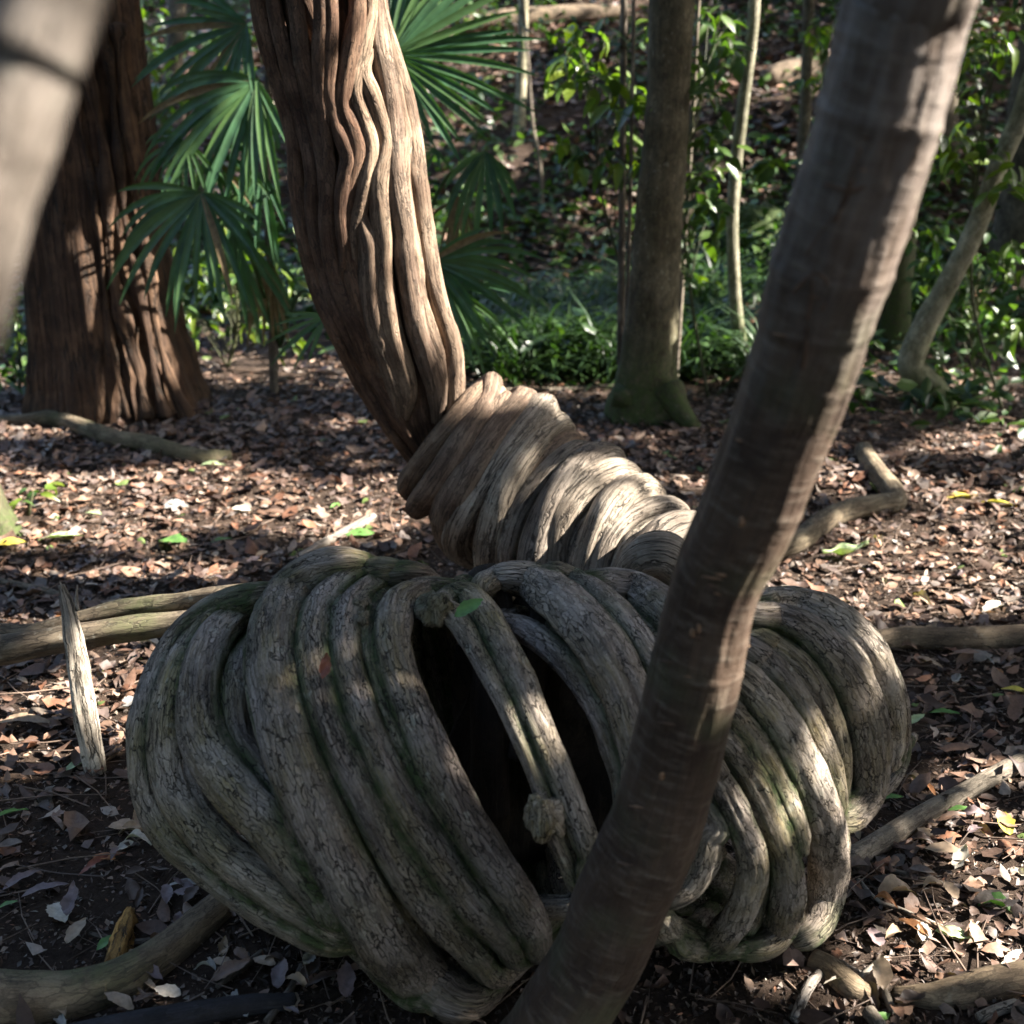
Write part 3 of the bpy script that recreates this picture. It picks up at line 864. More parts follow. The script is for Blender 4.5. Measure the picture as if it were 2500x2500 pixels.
def rotmats(yaw, pitch, roll):
    cy, sy, cp, sp, cr, sr = np.cos(yaw), np.sin(yaw), np.cos(pitch), np.sin(pitch), np.cos(roll), np.sin(roll)
    return np.stack([np.stack([cy * cp, cy * sp * sr - sy * cr, cy * sp * cr + sy * sr], -1),
                     np.stack([sy * cp, sy * sp * sr + cy * cr, sy * sp * cr - cy * sr], -1),
                     np.stack([-sp, cp * sr, cp * cr], -1)], -2)

def scatter(name, pos, size, yaw, pitch, roll, cols, geos, mat, smooth=True):
    n = len(pos)
    Vs, Q, T, C, off = [], [], [], [], 0
    pick = rng.integers(0, len(geos), n)
    for gi, (V0, F4, F3) in enumerate(geos):
        ix = np.nonzero(pick == gi)[0]
        if not len(ix): continue
        Rm = rotmats(yaw[ix], pitch[ix], roll[ix])
        V = pos[ix][:, None] + np.einsum('nij,kj->nki', Rm, V0) * size[ix][:, None, None]
        k = len(V0)
        base = off + np.arange(len(ix))[:, None, None] * k
        Vs.append(V.reshape(-1, 3))
        if len(F4): Q.append((base + F4[None]).reshape(-1, 4))
        if len(F3): T.append((base + F3[None]).reshape(-1, 3))
        C.append(np.repeat(cols[ix], k, 0))
        off += len(ix) * k
    me = mesh_np(name, np.vstack(Vs), np.vstack(Q) if Q else None, np.vstack(T) if T else None, None, np.vstack(C), smooth)
    return me

LEAF = []
for w, c, f, t, tw, wv in ((.42, .10, .10, .85, 0, 0), (.34, .28, .16, .8, .1, 1), (.5, -.18, .22, .9, -.1, 1), (.38, .05, .3, .8, .2, 0), (.46, .35, .05, .95, 0, 1.5), (.55, -.1, .08, 1., .1, 1)):
    for k in range(3):
        V0, F4_, F3_ = leaf_geo(1, w, c, f, t, tw, wv)
        if k:                                          # chewed, torn and crumpled ones
            V0 = V0 + rng.normal(0, .035 + .02 * k, V0.shape) * np.array([1, 1, 1.3])
            if k == 2: V0[-1] = V0[8] * .7 + V0[-1] * .3
        LEAF.append((V0, F4_, F3_))
LOW = [(np.array([(0, 0, 0), (.35, w * .5, z), (.75, w * .35, z), (1, 0, 0), (.6, -w * .5, z), (.3, -w * .4, z)]), np.array([(0, 3, 2, 1), (0, 5, 4, 3)]), np.zeros((0, 3), int)) for w, z in ((.45, .08), (.55, -.1), (.4, .16))]
PAL = np.array([(.19,.115,.075),(.15,.09,.06),(.26,.17,.115),(.11,.07,.05),(.30,.22,.16),(.20,.17,.145),(.33,.28,.225),(.24,.12,.07),(.085,.055,.042),(.17,.13,.11),(.28,.20,.16),(.13,.10,.085)])
PALP = np.array([.13,.13,.13,.12,.10,.09,.05,.06,.09,.05,.03,.02])
def ground_pts(n, x0, x1, y0, y1):
    return np.stack([rng.uniform(x0, x1, n), rng.uniform(y0, y1, n)], 1)
def in_view(xy, z=0., pad=.06):
    d = xy[:, 1] * math.cos(PITCH) + (CAMZ - z) * math.sin(PITCH)
    return np.abs(xy[:, 0]) < (1250 / FPX + pad) * d + .3
def keep_density(xy):
    dens = .55 + .55 * noise(xy[:, 0] * 1.3, xy[:, 1] * 1.3, 9)
    near = sstep(3.6, 2.3, xy[:, 1])
    dens = dens - .16 * near                         # barer soil round the coil
    dens = np.where((np.abs(xy[:, 0] - .55) < .35) & (xy[:, 1] < 2.3), dens - .5, dens)
    return rng.random(len(xy)) < np.clip(dens, .06, 1)
def litter(name, n, x0, x1, y0, y1, smin, smax, lift, label, view=True, tone=1.):
    xy = ground_pts(n, x0, x1, y0, y1)
    if view: xy = xy[in_view(xy)]
    xy = xy[keep_density(xy)]
    n = len(xy)
    z = terrain(xy[:, 0], xy[:, 1]) + fade_at(xy) + rng.uniform(.002, lift, n)
    cols = PAL[rng.choice(len(PAL), n, p=PALP / PALP.sum())] * np.array([.85, .82, .83]) * rng.uniform(.55, 1.3, (n, 1)) * (1 if tone == 1 else rng.choice([.5, .9, 1.6], (n, 1)) * np.array([1, 1.02, 1.08]))
    gr = rng.random(n) < .012
    cols[gr] = np.array([.12, .17, .05]) * rng.uniform(.6, 1.4, (gr.sum(), 1))
    me = scatter(name, np.column_stack([xy, z]), rng.uniform(smin, smax, n) * rng.choice([.7, 1, 1, 1.2], n), rng.uniform(0, 6.28, n),
                 rng.normal(0, .22, n), rng.normal(0, .3, n) + np.where(rng.random(n) < .4, math.pi, 0), cols, LEAF if tone == 1 else LOW, M['litter'])
    return tag(link(name, me, M['litter']), label, 'litter', kind='stuff')
def fade_at(xy):
    x, y = xy[:, 0], xy[:, 1]
    f = sstep(14, 7, np.hypot(x, y - 4))
    return f * (.008 * noise(x * 11, y * 11, 1.3) + .006 * noise(x * 27, y * 27, 4.4))
litter('leaf_litter', 74000, -4.5, 4.5, 1.5, 9.2, .035, .085, .022, 'brown dry leaf litter covering the forest floor')
litter('hillside_litter', 90000, -9.5, 9.5, 8.8, 21, .08, .16, .05, 'grey brown leaf litter on the rising bank', tone=2)
xy = ground_pts(60000, -9, 9, -1.5, 14)
xy = xy[~in_view(xy)]
xy = xy[keep_density(xy)]
n = len(xy)
me = scatter('outer_litter', np.column_stack([xy, terrain(xy[:, 0], xy[:, 1]) + rng.uniform(.004, .03, n)]), rng.uniform(.05, .12, n), rng.uniform(0, 6.28, n), rng.normal(0, .22, n), rng.normal(0, .3, n),
             PAL[rng.integers(0, len(PAL), n)] * rng.uniform(.6, 1.2, (n, 1)), LOW, M['litter'])
tag(link('outer_litter', me, M['litter']), 'brown leaf litter spreading beyond both sides of the clearing', 'litter', kind='stuff')
# fine debris: crumbs of leaf and bark
xy = ground_pts(150000, -3.2, 3.2, 1.5, 7)
xy = xy[in_view(xy)]
n = len(xy)
CR = [(np.array([(0, 0, 0), (.5, w / 2, z), (1, 0, 0), (.4, -w / 2, z)]), np.zeros((0, 4), int), np.array([(0, 2, 1), (0, 3, 2)])) for w, z in ((.3, .1), (.7, .15), (.14, -.1))]
me = scatter('leaf_crumbs', np.column_stack([xy, terrain(xy[:, 0], xy[:, 1]) + fade_at(xy) + rng.uniform(0, .006, n)]), rng.uniform(.006, .022, n), rng.uniform(0, 6.28, n), rng.normal(0, .4, n), rng.normal(0, .5, n),
             PAL[rng.integers(0, len(PAL), n)] * rng.uniform(.4, 1.1, (n, 1)), CR, M['litter'])
tag(link('leaf_crumbs', me, M['litter']), 'fine crumbs of leaf and bark on the soil', 'debris', kind='stuff')
# thin twigs
def twig_geo():
    V, F = [], []
    for k, x in enumerate((0, .5, 1)):
        for a in (0, 2.1, 4.2):
            r_ = .012 * (1 - .5 * x)
            V.append((x, r_ * math.cos(a) + .05 * math.sin(x * 3), r_ * math.sin(a)))
    for k in (0, 1):
        for j in range(3):
            F.append((k * 3 + j, k * 3 + (j + 1) % 3, k * 3 + 3 + (j + 1) % 3, k * 3 + 3 + j))
    return np.array(V), np.array(F), np.zeros((0, 3), int)
xy = ground_pts(5200, -4, 4, 1.5, 9)
xy = xy[in_view(xy)]
n = len(xy)
me = scatter('fine_twigs', np.column_stack([xy, terrain(xy[:, 0], xy[:, 1]) + fade_at(xy) + rng.uniform(.004, .02, n)]), rng.uniform(.06, .28, n), rng.uniform(0, 6.28, n), rng.normal(0, .06, n), np.zeros(n),
             np.array([(.14, .10, .075)]) * rng.uniform(.5, 1.9, (n, 1)), [twig_geo()], M['litter'])
tag(link('fine_twigs', me, M['litter']), 'thin brown twigs strewn through the litter', 'twigs', kind='stuff')

# single fallen leaves that can be told apart
LEAFM = {}
def leaf_colour(key, c):
    if key not in LEAFM:
        LEAFM[key] = plain_mat('fallen_leaf_' + key, c, .5, .28, .12, .4, 70)
    return LEAFM[key]
LC = dict(green=(.10, .21, .05), pale_green=(.34, .42, .22), yellow=(.55, .45, .08), tan=(.34, .25, .17), brown=(.17, .10, .065), grey=(.30, .29, .27), purple=(.20, .15, .15), orange=(.42, .19, .08), red=(.26, .10, .07), cream=(.52, .46, .37), dark=(.075, .05, .038))
FINE = []
def fine_leaf(w, curl, fold, wav=0., twist=0.):
    n, m = 14, 3
    V, F = [], []
    for i in range(n + 1):
        s_ = i / n
        h = w * .5 * max(.0, math.sin(math.pi * min(1, s_ * 1.0) ** .85)) ** .75 if 0 < i < n else .004
        rag = [rng.uniform(.72, 1.05), rng.uniform(.72, 1.05)]
        for j in range(-m, m + 1):
            q = j / m
            V.append((s_ + .02 * rng.normal() * (abs(q) > .9), q * h * (rag[0] if j < 0 else rag[1]), -curl * (s_ - .35) ** 2 * 2 + abs(q) ** 1.5 * fold * h * 2 + wav * .03 * math.sin(s_ * 11 + q * 3) + twist * q * h * s_))
    k = 2 * m + 1
    for i in range(n):
        for j in range(2 * m):
            a = i * k + j
            F.append((a, a + 1, a + k + 1, a + k))
    return np.array(V), np.array(F)
FINE_ME = {}
def fine_mesh(shape, key):
    if (shape, key) not in FINE_ME:
        w, c, f, wv, tw = {'oval': (.5, .08, .12, .4, 0), 'lance': (.28, .15, .2, .3, .1), 'round': (.75, .1, .1, .6, 0), 'curled': (.42, .5, .45, .8, .3), 'wavy': (.5, -.25, .25, 1.5, .2), 'strip': (.16, .2, .3, .5, .4)}[shape]
        V, F = fine_leaf(w, c, f, wv, tw)
        me = mesh_np('fallen_leaf', V, F)
        me.materials.append(leaf_colour(key, LC[key]))
        FINE_ME[(shape, key)] = me
    return FINE_ME[(shape, key)]
def put_leaf(p, size, yaw, shape, key, label, group=None, pitch=0., roll=0., name='fallen_leaf'):
    o = link(name, fine_mesh(shape, key))
    o.location = tuple(float(v) for v in p)
    o.rotation_euler = (roll, pitch, yaw)
    o.scale = (size,) * 3
    return tag(o, label, 'leaf', group)
NL = [
 (425,1330,75,'round','green',-.4,'round green leaf on shaded litter behind the broken upright stake'),
 (150,1318,95,'oval','pale_green',.1,'large pale green leaf in the sunlit band near the left edge'),
 (25,1335,70,'oval','yellow',.1,'yellow green leaf touching the left edge in the sunlit band'),
 (540,1325,45,'oval','green',.3,'small green leaf right of the round green one on shaded litter'),
 (880,1308,65,'oval','green',0,'green leaf on the litter below the twisted trunk'),
 (818,1240,40,'lance','green',1.2,'small upright green leaf in litter left of the twisted base'),
 (430,1240,55,'round','grey',.2,'pale grey rounded leaf in sunlit litter at left'),
 (590,1245,45,'oval','cream',-.2,'cream leaf right of the pale grey rounded one'),
 (230,1258,45,'oval','pale_green',-.4,'small light green leaf behind the large pale green one'),
 (520,1138,55,'lance','pale_green',0,'narrow yellow green leaf in shaded litter below the fallen branch'),
 (25,1990,80,'lance','green',.8,'fresh green leaf on dark soil at the left edge'),
 (20,2215,40,'oval','green',.5,'little green leaf at the lower left edge'),
 (262,2310,55,'oval','green',1.0,'green leaf beside the rotten orange wood'),
 (145,2235,75,'round','cream',-.9,'pale tan rounded leaf with a spot at lower left'),
 (110,2180,95,'lance','purple',.4,'purple brown dried leaf above the pale rounded one'),
 (55,2150,90,'lance','purple',.9,'long mauve brown leaf near the lower left edge'),
 (310,2022,75,'oval','tan',.1,'olive tan leaf lying against the left side of the coil'),
 (250,2110,115,'strip','red',.9,'curled reddish strip of leaf on dark soil at left'),
 (460,2165,85,'lance','grey',.1,'silvery lance shaped leaf tucked under the left coil'),
 (325,1718,50,'round','grey',.9,'blue grey rounded leaf beside the outer left loop'),
 (318,1762,45,'oval','brown',-.3,'red brown leaf just below the blue grey rounded leaf'),
 (190,1875,55,'oval','pale_green',.9,'dull green curled leaf at the foot of the broken stake'),
 (60,1770,120,'lance','tan',-.1,'long tan leaf on soil left of the broken stake'),
 (2065,1362,95,'wavy','pale_green',-.2,'big pale greenish white leaf lying right of the leaning trunk'),
 (2305,1748,60,'oval','green',-.2,'green leaf on shaded soil right of the coil'),
 (2240,1760,55,'oval','pale_green',.8,'pale green leaf close to the right end of the coil'),
 (2345,1988,55,'oval','green',-.1,'green leaf on soil above the right hand stick'),
 (2455,2020,75,'oval','yellow',1.4,'bright yellow leaf on soil near the right edge'),
 (2480,1695,60,'lance','yellow',-.5,'orange yellow leaf at the right edge'),
 (2440,2215,85,'curled','green',-.3,'curled glossy green leaf on sunlit soil at lower right'),
 (2175,1955,50,'oval','green',0,'dark green leaf partly under the right end of the coil'),
 (2230,2270,75,'oval','orange',-.9,'orange brown leaf on sunlit soil right of the coil'),
 (2255,2280,70,'oval','cream',1.2,'cream leaf next to the orange brown leaf'),
 (2330,2290,80,'oval','pale_green',-.4,'mint green torn leaf on sunlit soil at lower right'),
 (2345,2110,70,'wavy','cream',.9,'cream curled leaf in the sun at right'),
 (2190,2180,110,'curled','tan',.4,'crumpled tan leaf standing on soil beside the coil'),
 (2380,2170,75,'oval','brown',1.1,'brown leaf shaded beside the cream curled leaf'),
 (2470,2350,85,'lance','cream',.7,'pale leaf above the lower right root'),
 (2350,1215,70,'oval','yellow',.2,'yellow leaf on litter right of the elbowed branch'),
 (2440,1230,70,'lance','yellow',-.3,'yellow dry leaf near the right edge beyond the elbowed branch'),
 (2355,1015,50,'round','green',.6,'green leaf at the foot of the leaning sapling'),
 (2430,1480,100,'lance','cream',.7,'long pale leaf on sunlit ground beyond the right log'),
 (2260,1620,75,'lance','tan',-.7,'tan lance leaf on shaded soil right of the coil'),
 (2330,2005,80,'lance','brown',.2,'flat brown leaf by the right stick'),
 (2150,2490,50,'oval','green',.4,'small green leaf at the bottom edge right of the trunk'),
]
for x, y, w, sh, key, yaw, lab in NL:
    p = gnd(x, y, .014)
    size = w * scale_at(y, p[1]) * 1.15
    d = np.array([math.cos(yaw), math.sin(yaw)]) * size * .5
    put_leaf((p[0] - d[0], p[1] - d[1], p[2] + .006), size, yaw, sh, key, lab, pitch=random.uniform(-.15, .05), roll=random.uniform(-.25, .25))
def on_coil(u, v, lift=.045): return coil_pt(*c2(u, v)) + np.array([0, -lift, lift * .5])
q = on_coil(1120, 285, .045)
put_leaf(q, .062, .35, 'oval', 'green', 'small fresh green leaf lying on top of the middle arch of the coil', pitch=-.45, roll=.5)
q = on_coil(690, 490, .048)
put_leaf(q, .045, 1.2, 'wavy', 'red', 'small red brown leaf stuck on the front of the left coil', pitch=-1.0, roll=.2)
# further single leaves, grouped by where they lie
zones = [((-.95, -.30, 1.85, 2.7), 95, 'lying on dark soil left of the coil'), ((.62, 1.35, 1.95, 3.0), 70, 'lying on soil right of the coil'),
         ((-1.7, -.3, 3.0, 4.4), 70, 'in the litter beyond the left log'), ((.75, 2.0, 3.0, 4.6), 60, 'in the litter around the elbowed branch')]
cn = {'tan': 'tan', 'brown': 'dull brown', 'grey': 'grey', 'orange': 'rusty orange', 'dark': 'dark brown', 'cream': 'bleached cream', 'purple': 'mauve brown'}
for (x0, x1, y0, y1), n, where in zones:
    for i in range(n):
        x, y = random.uniform(x0, x1), random.uniform(y0, y1)
        key = random.choices(list(cn), [3, 4, 2, .8, 3, 1, 1.5])[0]
        sh = random.choice(['oval', 'oval', 'lance', 'curled', 'wavy'])
        size = random.uniform(.045, .085)
        lab = f"{'small' if size < .062 else 'broad'} {dict(oval='flat', lance='narrow', curled='curled', wavy='rumpled')[sh]} {cn[key]} dry leaf {where}"
        put_leaf((x, y, float(terrain(x, y)) + random.uniform(.012, .03)), size, random.uniform(0, 6.28), sh, key, lab, lab[:58], random.uniform(-.3, .2), random.uniform(-.4, .4))

# ------------------------------------------------------------------ logs, branches, sticks, roots
def px_log(name, pts, mat, label, cat, h=.7, nseg=22, ds=.012, seed=1., moss=None, ref=None, **kw):
    """pts: (px, py, half width px[, lift]) resting on the ground; py is the middle of the visible stem"""
    P, rad = [], []
    for q in pts:
        g = gnd(q[0], q[1])
        r_ = q[2] * scale_at(q[1], g[1])
        lift = q[3] if len(q) > 3 else 0
        g = gnd(q[0], q[1] , r_ * h + lift)
        P.append(g)
        rad.append(r_)
    t = tube(P, rad, ds=ds, nseg=nseg, seed=seed, **kw)
    me = mesh_np(name, t['V'], t['quads'], t['tris'], {'bc': t['bc'], 'moss': np.zeros(len(t['V'])) if moss is None else moss(t)})
    return tag(link(name, me, mat), label, cat), P, rad
topmoss = lambda t: np.clip(noise(t['V'][:, 0] * 6, t['V'][:, 1] * 6, 2.) * .8 + .3, 0, 1)
lg = thing('fallen_vine_log', gnd(250, 1600), 'double stemmed mossy brown log running from the left edge into the coil', 'log')
def lp(pts, Y0, mat, name, seed):
    P = [at(x, y, Y) for x, y, w, Y in pts]
    tube_obj(name, P, [w * scale_at(y, Y) for x, y, w, Y in pts], mat, lg, ds=.01, nseg=28, seed=seed, a1=.08, a2=.08, a3=.05, moss=topmoss)
lp([(-150,1608,38,2.95),(0,1588,37,2.98),(150,1560,35,3.0),(300,1537,31,3.0),(430,1522,30,3.0),(560,1510,32,2.95),(700,1500,30,2.85)], 3, M['log'], 'stem', 1.2)
lp([(-150,1530,26,3.05),(60,1545,22,3.07),(190,1513,22,3.09),(300,1490,25,3.09),(420,1473,26,3.07),(560,1455,28,3.02),(700,1450,25,2.95)], 3, M['log'], 'stem', 2.9)
stk = thing('broken_stake', gnd(235, 1890), 'weathered pale broken branch standing upright with a splintered top at left', 'stick')
sY = float(gnd(235, 1885)[1])
S1 = [(150,1428,8),(165,1480,16),(180,1560,25),(192,1640,28),(207,1730,29),(222,1820,28),(235,1890,27)]
P = [at(x, y, sY + .05 * (1885 - y) / 450) for x, y, w in S1]
tube_obj('shaft', P, [w * scale_at(y, sY) for x, y, w in S1], M['grey_wood'], stk, ds=.006, nseg=26, seed=3.7, a1=.08, a2=.14, a3=.10, a4=.05)
for pts in ([(188,1490,5),(187,1455,4),(189,1428,1.5)], [(160,1470,7),(152,1435,4),(146,1420,1.5)]):
    tube_obj('splinter', [at(x, y, sY + .045) for x, y, w in pts], [w * scale_at(y, sY) for x, y, w in pts], M['grey_wood'], stk, ds=.005, nseg=10, seed=5, a1=.2, a2=.2)
px_log('fallen_branch', [(-30,1028,14),(60,1028,17),(130,1022,20),(200,1045,22),(280,1072,23),(360,1085,23),(430,1105,22),(500,1118,20),(560,1112,14)], M['log'], 'curved pale green branch lying in front of the big red tree', 'branch', seed=6.1, moss=topmoss)
px_log('elbow_branch', [(1880,1345,28),(1950,1320,28),(2010,1275,28),(2080,1245,28),(2150,1234,27),(2185,1226,27),(2176,1200,27),(2148,1165,26),(2125,1130,24),(2108,1098,21)], M['log'], 'sharply bent elbow shaped branch on the litter right of the leaning trunk', 'branch', seed=7.2)
px_log('fallen_log', [(2120,1568,26),(2220,1560,28),(2320,1562,30),(2420,1560,30),(2540,1555,32)], M['root'], 'dark straight log on the ground at the right edge behind the coil', 'log', seed=8.4)
px_log('fallen_branch', [(2070,2105,30),(2160,2050,27),(2260,1988,24),(2360,1935,22),(2450,1885,22),(2540,1840,20)], M['stick'], 'long grey brown stick slanting up to the right edge beside the coil', 'branch', seed=9.4)
px_log('surface_root', [(1985,2350,32),(2030,2375,34),(2080,2420,36),(2120,2432,24)], M['root'], 'bent stub of root on the soil below the right end of the coil', 'root', h=.3, seed=10.4)
px_log('surface_root', [(2180,2432,18),(2260,2440,32),(2340,2430,42),(2420,2405,44),(2540,2390,44)], M['root'], 'thick tan root running to the lower right edge', 'root', h=.3, seed=11.4)
px_log('surface_root', [(-60,2440,70),(60,2445,66),(180,2430,58),(300,2395,52),(400,2330,46),(480,2265,42),(560,2200,36)], M['root'], 'curved brown root sweeping from the lower left corner under the coil', 'root', h=.45, seed=12.4, moss=topmoss)
px_log('blackened_branch', [(140,2550,36),(300,2512,34),(450,2482,30),(600,2462,26),(720,2450,20)], M['charred'], 'black charred branch along the bottom edge at left', 'branch', h=.8, seed=13.4)
px_log('rotten_chunk', [(285,2370,26),(300,2310,24),(312,2255,18),(318,2225,8)], M['rotten'], 'crumbling orange rotten wood stump on dark soil at lower left', 'wood', h=.9, seed=14.4, a1=.25, a2=.3, a3=.3, a4=.3)
TW = [
 ([(220,2285,6),(300,2300,7),(380,2295,8),(450,2240,9),(530,2185,9)], 'forked dark twig leaning from the left coil to the soil'),
 ([(330,2360,8),(380,2310,8),(430,2260,7)], 'short arm of twig below the forked dark twig'),
 ([(530,2410,7),(590,2365,9),(640,2330,8)], 'grey twig on soil under the left coil'),
 ([(650,2500,10),(700,2430,10),(740,2360,9)], 'brown twig pointing up from the bottom edge below the coil'),
 ([(1940,2490,13),(1970,2420,14),(2000,2380,12)], 'broken dark twig standing near the stub of root at lower right'),
 ([(2145,2395,10),(2165,2440,11),(2180,2475,9)], 'short brown twig between the two roots at lower right'),
 ([(2095,2150,5),(2140,2200,6),(2200,2225,6),(2300,2265,7)], 'thin bent tan twig on sunlit soil right of the coil'),
 ([(2125,2112,7),(2200,2135,7),(2300,2160,7)], 'straight thin twig below the long slanting stick'),
 ([(2100,2385,7),(2130,2365,8),(2165,2345,8)], 'white peeled twig on soil at lower right'),
 ([(2045,2345,6),(2075,2365,6),(2105,2380,6)], 'small dark twig touching the white peeled twig'),
 ([(730,1360,9),(800,1320,11),(900,1270,12),(910,1262,9)], 'pale stick lying on litter behind the coil at left'),
 ([(1130,940,6),(1250,955,7),(1400,950,7),(1520,945,7)], 'long thin branch on the ground left of the mossy tree'),
 ([(2390,2490,14),(2430,2470,15),(2480,2455,14)], 'short pale broken stick in the lower right corner'),
 ([(2120,2470,18),(2150,2510,18)], 'stub of dark wood at the bottom edge right of the trunk'),
 ([(0,1420,8),(90,1440,9),(150,1455,9)], 'thin stick pointing at the broken stake from the left edge'),
 ([(525,770,10),(600,762,11),(660,760,9)], 'sunlit pale fallen stick behind the big red tree'),
 ([(170,2290,9),(100,1960,8),(30,1975,7)], 'thin half buried twig on dark soil at left'),
]
for i, (pts, lab) in enumerate(TW):
    if 'half buried' in lab: continue
    px_log('twig', pts, M['grey_wood'] if ('white' in lab or 'pale' in lab or 'tan' in lab) else M['stick'], lab, 'twig', nseg=10, ds=.008, seed=30 + i, h=1.1)
# soil clods under the coil
xy = np.stack([rng.uniform(-.6, .9, 2600), rng.uniform(1.75, 2.7, 2600)], 1)
CL = [leaf_geo(1, .9, .5, .8), leaf_geo(1, .7, -.5, -.6)]
n = len(xy)
me = scatter('soil_crumbs', np.column_stack([xy, terrain(xy[:, 0], xy[:, 1]) + fade_at(xy) + .004]), rng.uniform(.006, .02, n), rng.uniform(0, 6.3, n), rng.normal(0, .6, n), rng.normal(0, .6, n), np.array([(.06, .042, .032)]) * rng.uniform(.5, 1.8, (n, 1)), CL, M['litter'])
tag(link('soil_crumbs', me, M['litter']), 'loose crumbs of dark soil under the coil', 'soil', kind='stuff')

# ------------------------------------------------------------------ fan palms
def frond(parent, base, hub, Rm, a0, a1, n, depth=-.15, droop=.25, seed=0, width=.05, bend=0., mat=None):
    """fan leaf: a0..a1 picture angles of its fingers (0 right, 90 up)"""
    rg = random.Random(seed)
    base, hub = np.asarray(base), np.asarray(hub)
    mid = base * .45 + hub * .55 + np.array([0, 0, .18 * np.linalg.norm(hub - base)])
    fo = tube_obj('frond', [base, mid, hub], [.014, .010, .007], mat or M['palm'], parent, ds=.03, nseg=8, seed=seed)
    right, up = np.array([1, 0, 0]), np.array([0, .34, .94])
    for i in range(n):
        a = R(a0 + (a1 - a0) * (i + rg.uniform(-.42, .42)) / (n - 1))
        edge = 1 - .35 * abs(2 * i / (n - 1) - 1) ** 2
        Ln = Rm * edge * (rg.uniform(.80, 1.10) if rg.random() > .07 else rg.uniform(.45, .65))
        d0 = nrm(math.cos(a) * right + math.sin(a) * up + np.array([0, depth * rg.uniform(.3, 1.6), 0]))
        V, F = [], []
        m = 9
        p = hub.copy()
        dr = droop * rg.uniform(.5, 1.7)
        side0 = nrm(np.cross(d0, [0, -1, .25]))
        for k in range(m + 1):
            f = k / m
            d = nrm(d0 + np.array([0, 0, -1]) * dr * f * f * 2.2)
            if k: p = p + d * Ln / m
            w = width * Rm / .5 * (math.sin(math.pi * min(1, (f * .86 + .10))) ** .9) * .27 if k < m else .0012
            side = nrm(side0 - d * side0.dot(d))
            nn = np.cross(side, d)
            V += [p - side * w + nn * w * .5, p, p + side * w + nn * w * .5]
        for k in range(m):
            b = k * 3
            F += [(b, b + 1, b + 4, b + 3), (b + 1, b + 2, b + 5, b + 4)]
        link('leaf_segment', mesh_np('leaf_segment', V, F), mat or (M['palm'] if rg.random() > .06 else M['palm_dead']), fo)
    return fo
pb = gnd(690, 955)
palm1 = thing('fan_palm', pb, 'fan palm with drooping blue green fans between the big red tree and the vine trunk', 'palm')
pcrown = pb + np.array([0, 0, .25])
frond(palm1, pcrown, at(602, 62, 6.1), .60, 140, 275, 17, -.1, 0.17, 1)
frond(palm1, pcrown, at(628, 200, 6.0), .70, 158, 300, 21, -.12, 0.37, 2)
frond(palm1, pcrown, at(455, 348, 5.9), .36, 150, 320, 11, -.2, 0.59, 3)
frond(palm1, pcrown, at(500, 360, 5.95), .42, -75, 20, 7, -.1, 0.42, 31)
frond(palm1, pcrown, at(492, 472, 5.6), .62, 168, 345, 22, -.2, 0.41, 4)
frond(palm1, pcrown, at(640, 420, 6.3), .55, 215, 300, 8, -.05, 0.51, 5)
frond(palm1, pcrown, at(560, 560, 6.4), .6, 268, 345, 8, -.05, 0.34, 51)
frond(palm1, pcrown, at(800, 770, 5.7), .34, 170, 245, 7, -.1, 0.2, 6)
frond(palm1, pcrown, at(660, 640, 6.5), .5, 235, 300, 10, -.05, .5, 61, .045, 0, M['palm_dead'])
pb2 = gnd(960, 940)
palm2 = thing('fan_palm', pb2, 'fan palm with bright and dark green fans spreading right from behind the vine trunk', 'palm')
pc2 = pb2 + np.array([0, 0, .3])
frond(palm2, pc2, at(955, 135, 6.0), .68, -75, 88, 24, -.05, 0.1, 7)
frond(palm2, pc2, at(1185, 372, 6.2), .50, 205, 318, 11, -.15, 0.94, 8, .06)
frond(palm2, pc2, at(1065, 365, 6.4), .28, 120, 300, 8, -.1, 0.17, 9)
frond(palm2, pc2, at(1050, 640, 5.9), .60, -85, 42, 18, -.2, 0.24, 10)
frond(palm2, pc2, at(1090, 700, 6.1), .50, -100, 10, 10, -.1, 0.51, 101)

frond(palm2, pc2, at(1120, 480, 6.5), .42, 240, 300, 9, -.05, .6, 62, .045, 0, M['palm_dead'])

